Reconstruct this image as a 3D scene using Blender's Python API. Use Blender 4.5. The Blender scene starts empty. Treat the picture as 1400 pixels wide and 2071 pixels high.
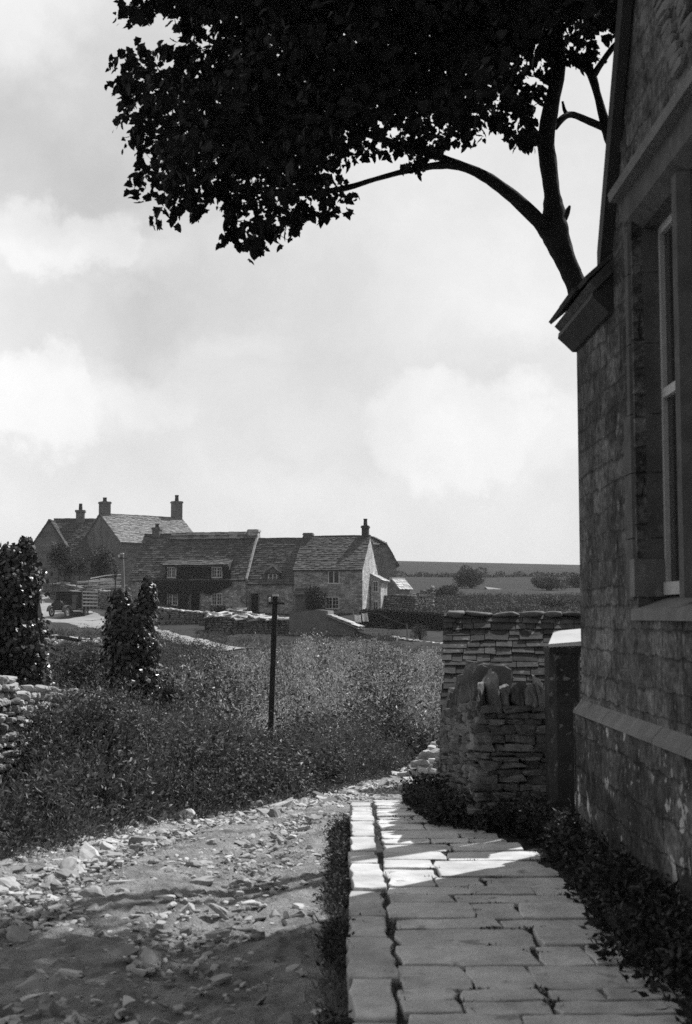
import bpy, math, random
import numpy as np
from mathutils import Vector, Matrix, Euler

rng = np.random.default_rng(7)
random.seed(7)
R = math.radians
SC = bpy.context.scene
COL = SC.collection

# ------------------------------------------------------------------ camera
F = 2600.0                       # focal length in pixels of the 1400 px wide plate
PITCH, YAW = math.atan(209.5 / F), math.atan(33.0 / F)
CAMLOC = Vector((0, 0, 1.6))
cam_d = bpy.data.cameras.new('camera')
cam = bpy.data.objects.new('camera', cam_d)
COL.objects.link(cam)
cam.location = CAMLOC
CROT = Euler((math.pi / 2 + PITCH, 0, -YAW), 'XYZ')
cam.rotation_euler = CROT
cam_d.sensor_fit = 'HORIZONTAL'
cam_d.sensor_width = 36
cam_d.lens = F / 1400 * 36
cam_d.clip_start = 0.1
cam_d.clip_end = 6000
cam_d.dof.use_dof = True
cam_d.dof.focus_distance = 40
cam_d.dof.aperture_fstop = 6.0
SC.camera = cam
CM = CROT.to_matrix()

# ------------------------------------------------------------------ light
SUN_AZ, SUN_EL = 45.0, 49.5      # degrees right of the view direction, above the horizon
SKY_STRENGTH = 0.10
sun_d = bpy.data.lights.new('sun', 'SUN')
sun_d.energy = 5.0
sun_d.angle = R(0.5)
sun = bpy.data.objects.new('sun', sun_d)
COL.objects.link(sun)
sv = Vector((math.sin(R(SUN_AZ)) * math.cos(R(SUN_EL)), math.cos(R(SUN_AZ)) * math.cos(R(SUN_EL)), math.sin(R(SUN_EL))))
sun.rotation_euler = sv.to_track_quat('Z', 'Y').to_euler()
SC.view_settings.view_transform = 'Standard'
SC.view_settings.look = 'None'
SC.view_settings.gamma = 1
SC.view_settings.exposure = 0.0
SC.cycles.max_bounces = 6
SC.cycles.diffuse_bounces = 3
SC.cycles.transmission_bounces = 4


def ray(px, py):
    return CM @ Vector(((px - 700) / F, (1035.5 - py) / F, -1))


def P(px, py, y):
    """point seen at a pixel of the plate, y metres ahead"""
    d = ray(px, py)
    return CAMLOC + d * (y / d.y)


# ------------------------------------------------------------------ node helper
class NB:
    def __init__(s, tree):
        s.t = tree

    def n(s, typ, ins=None, **kw):
        nd = s.t.nodes.new(typ)
        for k, v in kw.items():
            setattr(nd, k, v)
        for k, v in (ins or {}).items():
            s.put(nd.inputs[k], v)
        return nd

    def put(s, sock, v):
        if isinstance(v, bpy.types.NodeSocket):
            s.t.links.new(v, sock)
        else:
            sock.default_value = v

    def m(s, op, a, b=0.0, c=0.0, clamp=False):
        nd = s.n('ShaderNodeMath', {0: a, 1: b, 2: c}, operation=op)
        nd.use_clamp = clamp
        return nd.outputs[0]

    def vm(s, op, a, b):
        nd = s.n('ShaderNodeVectorMath', {0: a, 1: b}, operation=op)
        return nd.outputs[1] if op in ('DISTANCE', 'DOT_PRODUCT', 'LENGTH') else nd.outputs[0]

    def rng(s, v, a, b, c=0.0, d=1.0, smooth=True):
        nd = s.n('ShaderNodeMapRange', {0: v, 1: a, 2: b, 3: c, 4: d})
        nd.interpolation_type = 'SMOOTHSTEP' if smooth else 'LINEAR'
        return nd.outputs[0]

    def noise(s, vec, scale, detail=4, rough=.55):
        nd = s.n('ShaderNodeTexNoise', {'Vector': vec, 'Scale': scale, 'Detail': detail, 'Roughness': rough})
        return nd.outputs[0]


# ------------------------------------------------------------------ sky
world = bpy.data.worlds.new('World')
SC.world = world
world.use_nodes = True
wt = world.node_tree
wt.nodes.clear()
nb = NB(wt)
sky = nb.n('ShaderNodeTexSky', sky_type='NISHITA')
sky.sun_disc = False
sky.sun_elevation = R(SUN_EL)
sky.sun_rotation = R(SUN_AZ)
bw = nb.n('ShaderNodeRGBToBW', {0: sky.outputs[0]}).outputs[0]
gen = nb.n('ShaderNodeTexCoord').outputs['Generated']


def cloud_dir(px, py):
    d = ray(px, py).normalized()
    return (d.x, d.y, d.z)


wob = nb.n('ShaderNodeTexNoise', {'Vector': gen, 'Scale': 9.0, 'Detail': 9, 'Roughness': .6})
wob2 = nb.vm('SUBTRACT', wob.outputs['Color'], (.5, .5, .5))
wsc = nb.n('ShaderNodeVectorMath', {0: wob2, 3: .16}, operation='SCALE').outputs[0]
gd = nb.vm('ADD', gen, wsc)
stretch = nb.n('ShaderNodeVectorMath', {0: gd, 1: (1, 1, 1.9)}, operation='MULTIPLY').outputs[0]


def blob(px, py, rad, soft, amt):
    d = cloud_dir(px, py)
    dist = nb.vm('DISTANCE', stretch, (d[0], d[1], d[2] * 1.9))
    return nb.m('MULTIPLY', nb.rng(dist, rad - soft, rad + soft, 1, 0), amt)


dark = None
for b in [(210, 230, .15, .11, .17), (60, 340, .09, .06, .10), (420, 130, .09, .07, .06), (190, 670, .085, .03, .10),
          (480, 655, .11, .05, .07), (300, 560, .06, .04, .05), (860, 480, .12, .10, .03), (640, 830, .10, .03, .06), (1080, 770, .06, .03, .07),
          (120, 930, .07, .05, .05), (700, 1010, .10, .06, .04)]:
    o = blob(*b)
    dark = o if dark is None else nb.m('ADD', dark, o)
white = None
for b in [(60, 40, .06, .04, .16), (110, 480, .062, .014, .16), (230, 520, .05, .02, .08), (60, 830, .075, .014, .15), (300, 800, .06, .02, .09), (480, 770, .07, .03, .07),
          (950, 870, .075, .016, .13), (1080, 900, .06, .02, .08), (600, 920, .08, .04, .06), (1000, 560, .10, .06, .05)]:
    o = blob(*b)
    white = o if white is None else nb.m('MAXIMUM', white, o)
fine = nb.rng(nb.noise(gd, 16.0, 8, .6), .3, .7, -.035, .035, False)
big = nb.rng(nb.noise(gen, 3.0, 5), .35, .65, -.07, .05)
shade = nb.m('ADD', nb.m('SUBTRACT', .90, dark), white)
shade = nb.m('ADD', nb.m('ADD', shade, fine), big)
cloudv = nb.m('MULTIPLY', shade, 10.1)
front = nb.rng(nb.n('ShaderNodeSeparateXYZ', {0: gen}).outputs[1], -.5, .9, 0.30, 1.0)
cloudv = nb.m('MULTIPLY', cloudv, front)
mixv = nb.m('ADD', nb.m('MULTIPLY', bw, .12), nb.m('MULTIPLY', cloudv, .88))
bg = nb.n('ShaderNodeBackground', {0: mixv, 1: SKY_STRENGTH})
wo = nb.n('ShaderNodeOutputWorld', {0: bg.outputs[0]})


# ------------------------------------------------------------------ materials
def new_mat(name):
    m = bpy.data.materials.new(name)
    m.use_nodes = True
    m.node_tree.nodes.clear()
    return m, NB(m.node_tree)


def COURSED(name, c, bw, bh, spots=.8, spot_c=.4, spot_sc=8., bump=.8, dist=.02):
    """squared rubble laid in uneven courses, dirty and lichened"""
    m, nb = new_mat(name)
    oc = nb.n('ShaderNodeTexCoord').outputs['Object']
    xyz = nb.n('ShaderNodeSeparateXYZ', {0: oc}).outputs
    u = nb.m('ADD', xyz[0], xyz[1])
    wz = nb.m('MULTIPLY', nb.m('SUBTRACT', nb.noise(nb.n('ShaderNodeCombineXYZ', {2: xyz[2]}).outputs[0], 1.7, 2), .5), .35)
    vec = nb.n('ShaderNodeCombineXYZ', {0: u, 1: nb.m('ADD', xyz[2], wz), 2: 0.0}).outputs[0]
    ds = nb.n('ShaderNodeTexNoise', {'Vector': oc, 'Scale': 5.0, 'Detail': 4})
    d2 = nb.n('ShaderNodeVectorMath', {0: nb.vm('SUBTRACT', ds.outputs['Color'], (.5, .5, .5)), 3: .10}, operation='SCALE').outputs[0]
    vec = nb.vm('ADD', vec, d2)
    b = nb.n('ShaderNodeTexBrick', {'Vector': vec, 'Color1': (.15, .15, .15, 1), 'Color2': (1, 1, 1, 1), 'Mortar': (.5, .5, .5, 1), 'Scale': 1.0, 'Mortar Size': .014, 'Mortar Smooth': .8,
                                     'Bias': 0.0, 'Brick Width': bw, 'Row Height': bh})
    b.offset = .43
    b.squash = .7
    b.squash_frequency = 3
    rnd = nb.n('ShaderNodeSeparateColor', {0: b.outputs[0]}).outputs[0]
    edge = nb.m('SUBTRACT', 1, b.outputs['Fac'])
    n1 = nb.noise(oc, 22.0, 7, .7)
    n2 = nb.noise(oc, 5.5, 6, .65)
    n3 = nb.noise(oc, 2.6, 5, .6)
    col = nb.m('MULTIPLY', nb.rng(rnd, .1, 1, .68, 1.4, False), c)
    col = nb.m('MULTIPLY', col, nb.rng(edge, 0, 1, .72, 1, False))
    col = nb.m('MULTIPLY', col, nb.rng(n1, .3, .7, .5, 1.5, False))
    col = nb.m('MULTIPLY', col, nb.rng(n2, .32, .68, .45, 1.6, False))
    col = nb.m('MULTIPLY', col, nb.rng(n3, .35, .65, .6, 1.5, False))
    col = nb.m('MULTIPLY', col, nb.rng(nb.noise(oc, 1.0, 4), .35, .65, .75, 1.2))
    for sc, lo, am in ((spot_sc, .60, 1.0), (spot_sc * 2.6, .62, .8)):
        a = nb.rng(nb.noise(oc, sc, 3, .5), lo, lo + .05)
        b2 = nb.rng(nb.noise(oc, sc * .21, 3, .5), .46, .60)
        f = nb.m('MULTIPLY', nb.m('MULTIPLY', a, b2), spots * am)
        col = nb.m('ADD', nb.m('MULTIPLY', col, nb.m('SUBTRACT', 1, f)), nb.m('MULTIPLY', f, spot_c))
    h = nb.m('ADD', nb.m('ADD', nb.m('MULTIPLY', edge, .5), nb.m('MULTIPLY', rnd, .3)), nb.m('MULTIPLY', n1, .6))
    return finish(nb, m, col, .92, .12, h, bump, dist)


def finish(nb, m, col, rough, spec, bump=None, strength=.5, dist=.02, trans=0.0):
    ins = {'Base Color': col, 'Roughness': rough, 'Specular IOR Level': spec}
    if bump is not None:
        bn = nb.n('ShaderNodeBump', {'Strength': strength, 'Distance': dist, 'Height': bump})
        ins['Normal'] = bn.outputs[0]
    p = nb.n('ShaderNodeBsdfPrincipled', ins)
    sh = p.outputs[0]
    if trans > 0:
        t = nb.n('ShaderNodeBsdfTranslucent', {0: col})
        sh = nb.n('ShaderNodeMixShader', {0: trans, 1: sh, 2: t.outputs[0]}).outputs[0]
    nb.n('ShaderNodeOutputMaterial', {0: sh})
    return m


def M(name, c, var=.35, sc=4., rough=.85, spec=.25, bump=0., bsc=25., dist=.02, island=0., trans=0., detail=6, spots=0., spot_sc=9., spot_c=.5):
    m, nb = new_mat(name)
    oc = nb.n('ShaderNodeTexCoord').outputs['Object']
    col = nb.m('MULTIPLY', nb.rng(nb.noise(oc, sc, detail, .6), .28, .72, 1 - var, 1 + var, False), c)
    if island:
        rp = nb.n('ShaderNodeNewGeometry').outputs['Random Per Island']
        col = nb.m('MULTIPLY', col, nb.rng(rp, 0, 1, 1 - island, 1 + island, False))
    if spots:
        a = nb.rng(nb.noise(oc, spot_sc, 3, .5), .60, .68)
        b = nb.rng(nb.noise(oc, spot_sc * .23, 2, .5), .45, .62)
        f = nb.m('MULTIPLY', nb.m('MULTIPLY', a, b), spots)
        col = nb.m('ADD', nb.m('MULTIPLY', col, nb.m('SUBTRACT', 1, f)), nb.m('MULTIPLY', f, spot_c))
    bp = nb.noise(oc, bsc, 6, .65) if bump else None
    return finish(nb, m, col, rough, spec, bp, bump, dist, trans)


def RUBBLE(name, c, sx, sz, joint=.4, jw=.07, var=.45, spots=0., spot_c=.45, spot_sc=9., bump=.7, dist=.03, stain=.25):
    """random rubble walling: cells wider than tall, recessed joints, lichen"""
    m, nb = new_mat(name)
    oc = nb.n('ShaderNodeTexCoord').outputs['Object']
    xyz = nb.n('ShaderNodeSeparateXYZ', {0: oc}).outputs
    u = nb.m('MULTIPLY', nb.m('ADD', xyz[0], xyz[1]), sx)
    v = nb.m('MULTIPLY', xyz[2], sz)
    vec = nb.n('ShaderNodeCombineXYZ', {0: u, 1: v, 2: 0.0}).outputs[0]
    ds = nb.n('ShaderNodeTexNoise', {'Vector': vec, 'Scale': 1.3, 'Detail': 3})
    d2 = nb.n('ShaderNodeVectorMath', {0: nb.vm('SUBTRACT', ds.outputs['Color'], (.5, .5, .5)), 3: .5}, operation='SCALE').outputs[0]
    vec = nb.vm('ADD', vec, d2)
    vo = nb.n('ShaderNodeTexVoronoi', {'Vector': vec, 'Scale': 1.0, 'Randomness': .85}, voronoi_dimensions='2D')
    ve = nb.n('ShaderNodeTexVoronoi', {'Vector': vec, 'Scale': 1.0, 'Randomness': .85}, voronoi_dimensions='2D', feature='DISTANCE_TO_EDGE')
    rnd = nb.n('ShaderNodeSeparateColor', {0: vo.outputs['Color']}).outputs[0]
    edge = nb.rng(ve.outputs['Distance'], 0, jw)
    col = nb.m('MULTIPLY', nb.rng(rnd, 0, 1, 1 - var, 1 + var, False), c)
    col = nb.m('MULTIPLY', col, nb.rng(edge, 0, 1, joint, 1, False))
    fn = nb.noise(oc, 14.0, 6, .65)
    col = nb.m('MULTIPLY', col, nb.rng(fn, .3, .7, .72, 1.28, False))
    col = nb.m('MULTIPLY', col, nb.rng(nb.noise(oc, .9, 4), .35, .65, 1 - stain, 1 + stain))
    if spots:
        a = nb.rng(nb.noise(oc, spot_sc, 2, .45), .61, .66)
        b = nb.rng(nb.noise(oc, spot_sc * .17, 3, .5), .44, .60)
        f = nb.m('MULTIPLY', nb.m('MULTIPLY', a, b), spots)
        col = nb.m('ADD', nb.m('MULTIPLY', col, nb.m('SUBTRACT', 1, f)), nb.m('MULTIPLY', f, spot_c))
    h = nb.m('ADD', nb.m('MULTIPLY', edge, nb.rng(rnd, 0, 1, .6, 1, False)), nb.m('MULTIPLY', fn, .5))
    return finish(nb, m, col, .9, .15, h, bump, dist)


m_ground = M('meadow_soil', .040, .5, .35, .95, .1, .6, 9, .05, detail=10)
m_hill = M('down_turf', .030, .30, .03, .95, .1, .3, .6, .1, detail=8)
m_lane = M('trodden_marl', .29, .60, 3.2, .95, .1, 1.0, 30, .05, detail=12)
m_road = M('chalky_road', .33, .22, .8, .95, .1, .5, 10, .04, detail=8)
m_stone_loose = M('loose_stone', .42, .22, 3, .9, .2, .6, 30, .01, island=.45)
m_flag = M('worn_flagstone', .58, .36, 3.2, .8, .2, .9, 15, .014, island=.13, detail=12, spots=.7, spot_sc=7, spot_c=.22)
m_kerb = M('kerb_stone', .54, .34, 4, .8, .2, .8, 16, .014, island=.13, detail=12, spots=.6, spot_sc=8, spot_c=.22)
m_soil = M('joint_soil', .045, .4, 12, .95, .1, .6, 40, .01)
m_build = COURSED('school_rubble', .108, .46, .17, spots=.8, spot_c=.26, spot_sc=8.0)
m_plinth = COURSED('school_plinth', .070, .55, .21, spots=1.0, spot_c=.55, spot_sc=6.0)
m_dress = M('dressed_stone', .21, .25, 5, .85, .2, .5, 26, .008, spots=.5, spot_c=.36)
m_pier = M('lichened_pier_stone', .05, .4, 6, .9, .2, .6, 24, .01, spots=1.0, spot_c=.22, spot_sc=16)
m_dress_dark = M('weathered_dressed_stone', .125, .3, 6, .9, .2, .5, 26, .008, spots=.4, spot_c=.25)
m_tar = M('tarred_wood', .045, .3, 6, .7, .3, .3, 20, .005)
m_slate = M('stone_slate', .125, .25, 6, .88, .2, .6, 30, .008, island=.35, spots=.5, spot_c=.40, spot_sc=14)
m_slate_farm = M('pale_stone_slate', .27, .25, 6, .88, .2, .6, 30, .008, island=.35)
m_slate_near = M('mossy_stone_slate', .080, .4, 7, .9, .2, .8, 34, .012, island=.42, spots=.8, spot_c=.26, spot_sc=11)
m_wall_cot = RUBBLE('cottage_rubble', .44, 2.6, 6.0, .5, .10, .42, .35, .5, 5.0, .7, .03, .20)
m_wall_lit = RUBBLE('sun_paled_rubble', .58, 2.6, 6.0, .55, .08, .30, .2, .6, 5.0, .8, .03, .15)  # paler copy of the cottage rubble, sunlight put into its colour
m_wall_farm = RUBBLE('farm_rubble', .24, 2.6, 6.0, .7, .08, .25, .25, .4, 5.0, .6, .03, .15)
m_render_wall = M('lime_render', .22, .22, 2.0, .9, .15, .4, 9, .02, detail=8)
m_dry = M('dry_stone', .175, .35, 6, .92, .15, .8, 28, .012, island=.40, spots=.5, spot_c=.36, spot_sc=12)
m_dry_pale = M('bleached_dry_stone', .36, .25, 5, .92, .15, .8, 26, .012, island=.5)
m_dry_far = M('field_wall_stone', .19, .3, 5, .92, .15, .5, 14, .02, island=.4)
m_heart = M('wall_hearting', .025, .5, 9, .95, .1, .9, 18, .05)
m_core = M('wall_core', .03, .3, 5, .95, .1)
m_slab = M('quarry_slab', .55, .15, 3, .85, .2, .4, 16, .01, island=.22)
m_white = M('white_paint', .78, .08, 8, .6, .35)
m_grey_paint = M('grey_paint', .6, .12, 8, .5, .4, .2, 30, .003)
m_glass = M('window_glass', .02, .3, 3, .12, .6)
m_room = M('painted_room_dark', .012, .3, 3, .95, .1)  # near black that paints the darkness of unlit rooms
m_door = M('board_door', .16, .3, 7, .8, .2, .4, 20, .006)
m_wood = M('weathered_wood', .20, .3, 8, .85, .2, .5, 22, .006)
m_pole = M('creosoted_pole', .035, .35, 5, .8, .3, .5, 26, .006)
m_bark = M('sycamore_bark', .025, .35, 6, .9, .2, .8, 22, .02)
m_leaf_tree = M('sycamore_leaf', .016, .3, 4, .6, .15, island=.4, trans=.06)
m_ivy = M('ivy_leaf', .055, .3, 5, .30, .5, island=.6, trans=.10)
m_ivy_far = M('wall_ivy_leaf', .016, .3, 3, .6, .3, island=.5)
m_scrub = M('scrub_leaf', .30, .55, .45, .42, .4, island=.8, trans=.36)
m_weed = M('nettle_leaf', .095, .4, .8, .5, .35, island=.65, trans=.22)
m_grass = M('grass_blade', .15, .35, 1.2, .55, .3, island=.5, trans=.22)
m_weed_dark = M('shade_darkened_weed_bramble', .045, .4, 1, .6, .25, island=.5, trans=.15)  # weed leaf with gutter and wall-foot shade put into colour; also dark brambles
m_bush = M('bush_leaf', .050, .35, 1, .6, .25, island=.6, trans=.15)
m_bush_pale = M('pale_bush_leaf', .07, .35, 1, .6, .25, island=.6, trans=.2)
m_metal_dark = M('lorry_black', .022, .2, 4, .55, .4)
m_fender = M('dull_enamel', .12, .2, 5, .45, .4)
m_canvas = M('canvas_tilt', .035, .3, 4, .9, .15)
m_canvas_top = M('lit_top_canvas', .16, .25, 4, .9, .15)  # roof canvas made paler, the light on top put into its colour
m_rubber = M('tyre_rubber', .05, .2, 6, .9, .1)
m_rim = M('spoked_rim', .34, .15, 6, .6, .3)
m_pot = M('chimney_pot', .07, .2, 6, .8, .2)
m_porcelain = M('insulator_glaze', .85, .05, 6, .25, .5)
m_cloth = M('washed_linen', .62, .12, 5, .9, .1)
m_brick = M('chimney_stone', .19, .35, 5, .9, .15, .5, 16, .01)


# ------------------------------------------------------------------ geometry collector
def cube_sphere(k=3, pw=4.0):
    idx, vs, fs = {}, [], []

    def vid(p):
        key = tuple(int(round(a * k)) for a in p)
        if key not in idx:
            idx[key] = len(vs)
            vs.append(p)
        return idx[key]
    g = [-1 + 2 * i / k for i in range(k + 1)]
    for ax in range(3):
        for sg in (-1, 1):
            for i in range(k):
                for j in range(k):
                    q = []
                    for a, b in ((i, j), (i + 1, j), (i + 1, j + 1), (i, j + 1)):
                        p = [0, 0, 0]
                        p[ax] = sg
                        p[(ax + 1) % 3] = g[a]
                        p[(ax + 2) % 3] = g[b]
                        q.append(vid(tuple(p)))
                    fs.append(q if sg > 0 else q[::-1])
    v = np.array(vs, float)
    nrm = (np.abs(v) ** pw).sum(1) ** (1 / pw)
    return v / nrm[:, None], np.array(fs)


CS_V, CS_F = cube_sphere(3, 5.0)
CS2_V, CS2_F = cube_sphere(5, 9.0)
BOXV = np.array([[-1, -1, -1], [1, -1, -1], [1, 1, -1], [-1, 1, -1], [-1, -1, 1], [1, -1, 1], [1, 1, 1], [-1, 1, 1]], float)
BOXF = np.array([[0, 3, 2, 1], [4, 5, 6, 7], [0, 1, 5, 4], [1, 2, 6, 5], [2, 3, 7, 6], [3, 0, 4, 7]])
WMAT = {}


class Geo:
    def __init__(s):
        s.v, s.li, s.lt, s.n = [], [], [], 0

    def raw(s, v, faces):
        v = np.asarray(v, float).reshape(-1, 3)
        s.v.append(v)
        for f in faces:
            s.li.append(np.asarray(f, np.int64) + s.n)
            s.lt.append(np.array([len(f)]))
        s.n += len(v)
        return s

    def arr(s, v, f):
        """v (N,3), f (M,k)"""
        s.v.append(v)
        s.li.append((f + s.n).reshape(-1))
        s.lt.append(np.full(len(f), f.shape[1]))
        s.n += len(v)
        return s

    def multi(s, V, f):
        """V (N,k,3) copies of a template with faces f (m,q)"""
        N, k, _ = V.shape
        if N == 0:
            return s
        ff = (np.arange(N)[:, None, None] * k + f[None]).reshape(-1, f.shape[1])
        return s.arr(V.reshape(-1, 3), ff)

    def box(s, x0, x1, y0, y1, z0, z1):
        c = np.array([(x0 + x1) / 2, (y0 + y1) / 2, (z0 + z1) / 2])
        h = np.array([(x1 - x0) / 2, (y1 - y0) / 2, (z1 - z0) / 2])
        return s.arr(BOXV * h + c, BOXF)

    def bar(s, a, b, w, h, up=(0, 0, 1)):
        a, b = Vector(a), Vector(b)
        d = b - a
        L = d.length
        d.normalize()
        sd = d.cross(Vector(up))
        if sd.length < 1e-4:
            sd = d.cross(Vector((1, 0, 0)))
        sd.normalize()
        u = sd.cross(d)
        mid = (a + b) / 2
        V = [mid + d * (q[0] * L / 2) + sd * (q[1] * w / 2) + u * (q[2] * h / 2) for q in BOXV]
        return s.arr(np.array([tuple(q) for q in V]), BOXF)

    def tube(s, pts, rad, n=10, jit=0.0, cap=True):
        pts = [Vector(p) for p in pts]
        rings = []
        prev = None
        for i, p in enumerate(pts):
            d = (pts[min(i + 1, len(pts) - 1)] - pts[max(i - 1, 0)]).normalized()
            if prev is None:
                a = d.orthogonal().normalized()
            else:
                a = (prev - d * prev.dot(d)).normalized()
            prev = a
            b = d.cross(a)
            ring = []
            for k in range(n):
                t = 2 * math.pi * k / n
                r = rad[i] * (1 + jit * random.uniform(-1, 1))
                ring.append(p + a * (math.cos(t) * r) + b * (math.sin(t) * r))
            rings.append(ring)
        V = np.array([tuple(q) for r_ in rings for q in r_])
        f = []
        for i in range(len(pts) - 1):
            for k in range(n):
                f.append([i * n + k, i * n + (k + 1) % n, (i + 1) * n + (k + 1) % n, (i + 1) * n + k])
        s.arr(V, np.array(f))
        if cap:
            s.li.append(np.arange(n)[::-1] + s.n - len(V))
            s.lt.append(np.array([n]))
            s.li.append(np.arange(n) + s.n - n)
            s.lt.append(np.array([n]))
        return s

    def prism(s, poly, axis, a0, a1):
        """closed extrusion of a 2D polygon; axis 0: poly=(y,z), 1: poly=(x,z), 2: poly=(x,y)"""
        V = []
        for a in (a0, a1):
            for p in poly:
                V.append({0: (a, p[0], p[1]), 1: (p[0], a, p[1]), 2: (p[0], p[1], a)}[axis])
        k = len(poly)
        f = [list(range(k))[::-1], list(range(k, 2 * k))]
        for i in range(k):
            f.append([i, (i + 1) % k, k + (i + 1) % k, k + i])
        return s.raw(V, f)

    def build(s, name, mat, parent=None, local=False, loc=None, smooth=False, rz=0.0):
        v = np.concatenate(s.v) if s.v else np.zeros((0, 3))
        li = np.concatenate(s.li).astype(np.int32)
        lt = np.concatenate(s.lt).astype(np.int32)
        W = Matrix.Identity(4)
        if parent is not None:
            W = WMAT[parent.name]
        elif loc is not None:
            W = Matrix.Translation(Vector(loc)) @ Matrix.Rotation(rz, 4, 'Z')
        if not local:
            inv = np.array(W.inverted())
            v = v @ inv[:3, :3].T + inv[:3, 3]
        me = bpy.data.meshes.new(name)
        me.vertices.add(len(v))
        me.vertices.foreach_set('co', v.astype(np.float32).reshape(-1))
        me.loops.add(len(li))
        me.loops.foreach_set('vertex_index', li)
        me.polygons.add(len(lt))
        st = np.zeros(len(lt), np.int32)
        st[1:] = np.cumsum(lt)[:-1]
        me.polygons.foreach_set('loop_start', st)
        me.polygons.foreach_set('loop_total', lt)
        me.polygons.foreach_set('use_smooth', np.full(len(lt), smooth))
        me.update(calc_edges=True)
        me.validate()
        me.materials.append(mat)
        o = bpy.data.objects.new(name, me)
        COL.objects.link(o)
        if parent is not None:
            o.parent = parent
        elif loc is not None:
            o.location = loc
            o.rotation_euler = (0, 0, rz)
        WMAT[o.name] = W
        return o


def thing(name, label, cat, loc, rz=0.0, group=None):
    o = bpy.data.objects.new(name, None)
    COL.objects.link(o)
    o.location = loc
    o.rotation_euler = (0, 0, rz)
    o.empty_display_size = .2
    WMAT[o.name] = Matrix.Translation(Vector(loc)) @ Matrix.Rotation(rz, 4, 'Z')
    return tag(o, label, cat, group)


def tag(o, label=None, cat=None, group=None, kind=None):
    if label:
        o['label'] = label
    if cat:
        o['category'] = cat
    if group:
        o['group'] = group
    if kind:
        o['kind'] = kind
    return o


class Frame:
    """local frame of a building (x along its front, y into it)"""
    def __init__(s, origin, rz):
        s.o, s.rz = Vector(origin), rz
        s.W = Matrix.Translation(s.o) @ Matrix.Rotation(rz, 4, 'Z')
        s.I = s.W.inverted()

    def at(s, px, py, yl=0.0):
        c = s.I @ CAMLOC
        d = s.I.to_3x3() @ ray(px, py)
        q = c + d * ((yl - c.y) / d.y)
        return q.x, q.z

    def world(s, x, y, z):
        return s.W @ Vector((x, y, z))


def norm(a):
    return a / np.maximum(np.linalg.norm(a, axis=-1, keepdims=True), 1e-9)


def rdir(n):
    return norm(rng.normal(size=(n, 3)))


DIAMOND = np.array([[0, 0, 0], [.42, .5, .06], [1, 0, -.10], [.42, -.5, .06]])
BLADE = np.array([[0, .5, 0], [0, -.5, 0], [.6, -.35, .03], [1, 0, -.14], [.6, .35, .03]])
MAPLE = np.array([[0, 0, 0], [.0, .26, .02], [-.04, .46, .0], [.20, .46, .04], [.38, .58, -.04], [.52, .38, .05], [.76, .27, .0], [1.0, 0, -.10],
                  [.76, -.27, .0], [.52, -.38, .05], [.38, -.58, -.04], [.20, -.46, .04], [-.04, -.46, .0], [.0, -.26, .02]])
IVYL = np.array([[0, 0, 0], [.05, .42, 0], [.35, .30, .05], [.55, .38, 0], [1, 0, -.08], [.55, -.38, 0], [.35, -.30, .05], [.05, -.42, 0]])


def leaves(geo, c, axis, length, width, tmpl=DIAMOND, nhint=None):
    """one flat leaf polygon per centre"""
    n = len(c)
    if n == 0:
        return
    u = norm(axis)
    h = rdir(n) if nhint is None else norm(nhint + rng.normal(size=(n, 3)) * .35)
    w = norm(np.cross(h, u))
    nn = np.cross(u, w)
    L = np.broadcast_to(np.asarray(length, float), (n,))[:, None, None]
    Wd = np.broadcast_to(np.asarray(width, float), (n,))[:, None, None]
    t = tmpl[None]
    V = c[:, None, :] + u[:, None, :] * t[..., 0:1] * L + w[:, None, :] * t[..., 1:2] * Wd + nn[:, None, :] * t[..., 2:3] * L
    if tmpl is BLADE:               # a bent blade: a quad and a tip that share an edge
        k0 = geo.n
        geo.multi(V, np.array([[0, 1, 2, 4]]))
        geo.li.append((np.arange(n)[:, None] * 5 + k0 + np.array([[4, 2, 3]])).reshape(-1))
        geo.lt.append(np.full(n, 3))
    else:
        geo.multi(V, np.arange(len(tmpl))[None])


def leaf_cloud(geo, centre, rad, n, size, tmpl=DIAMOND, clumps=14, ratio=.55, droop=.2, low=False):
    """leaves gathered in clumps over an ellipsoid"""
    centre, rad = np.asarray(centre, float), np.asarray(rad, float)
    cd = rdir(clumps)
    cd[:, 2] = rng.uniform(-.95, .9, clumps) if low else np.abs(cd[:, 2]) * 1.2 - .35
    cc = centre + cd * rad * rng.uniform(.45, .80, (clumps, 1))
    cr = rng.uniform(.28, .50, clumps)
    k = rng.integers(0, clumps, n)
    d = rdir(n)
    r = rng.uniform(.55, 1.0, n) ** .6
    p = cc[k] + d * (cr[k] * r)[:, None] * rad
    inn = rng.random(n) < .25
    p[inn] = centre + rdir(int(inn.sum())) * rad * rng.uniform(.1, .7, (int(inn.sum()), 1))
    ax = norm(d + rng.normal(size=(n, 3)) * .7 + np.array([0, 0, -droop]))
    leaves(geo, p, ax, size * rng.uniform(.7, 1.3, n), size * ratio * rng.uniform(.7, 1.3, n), tmpl)


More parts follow.
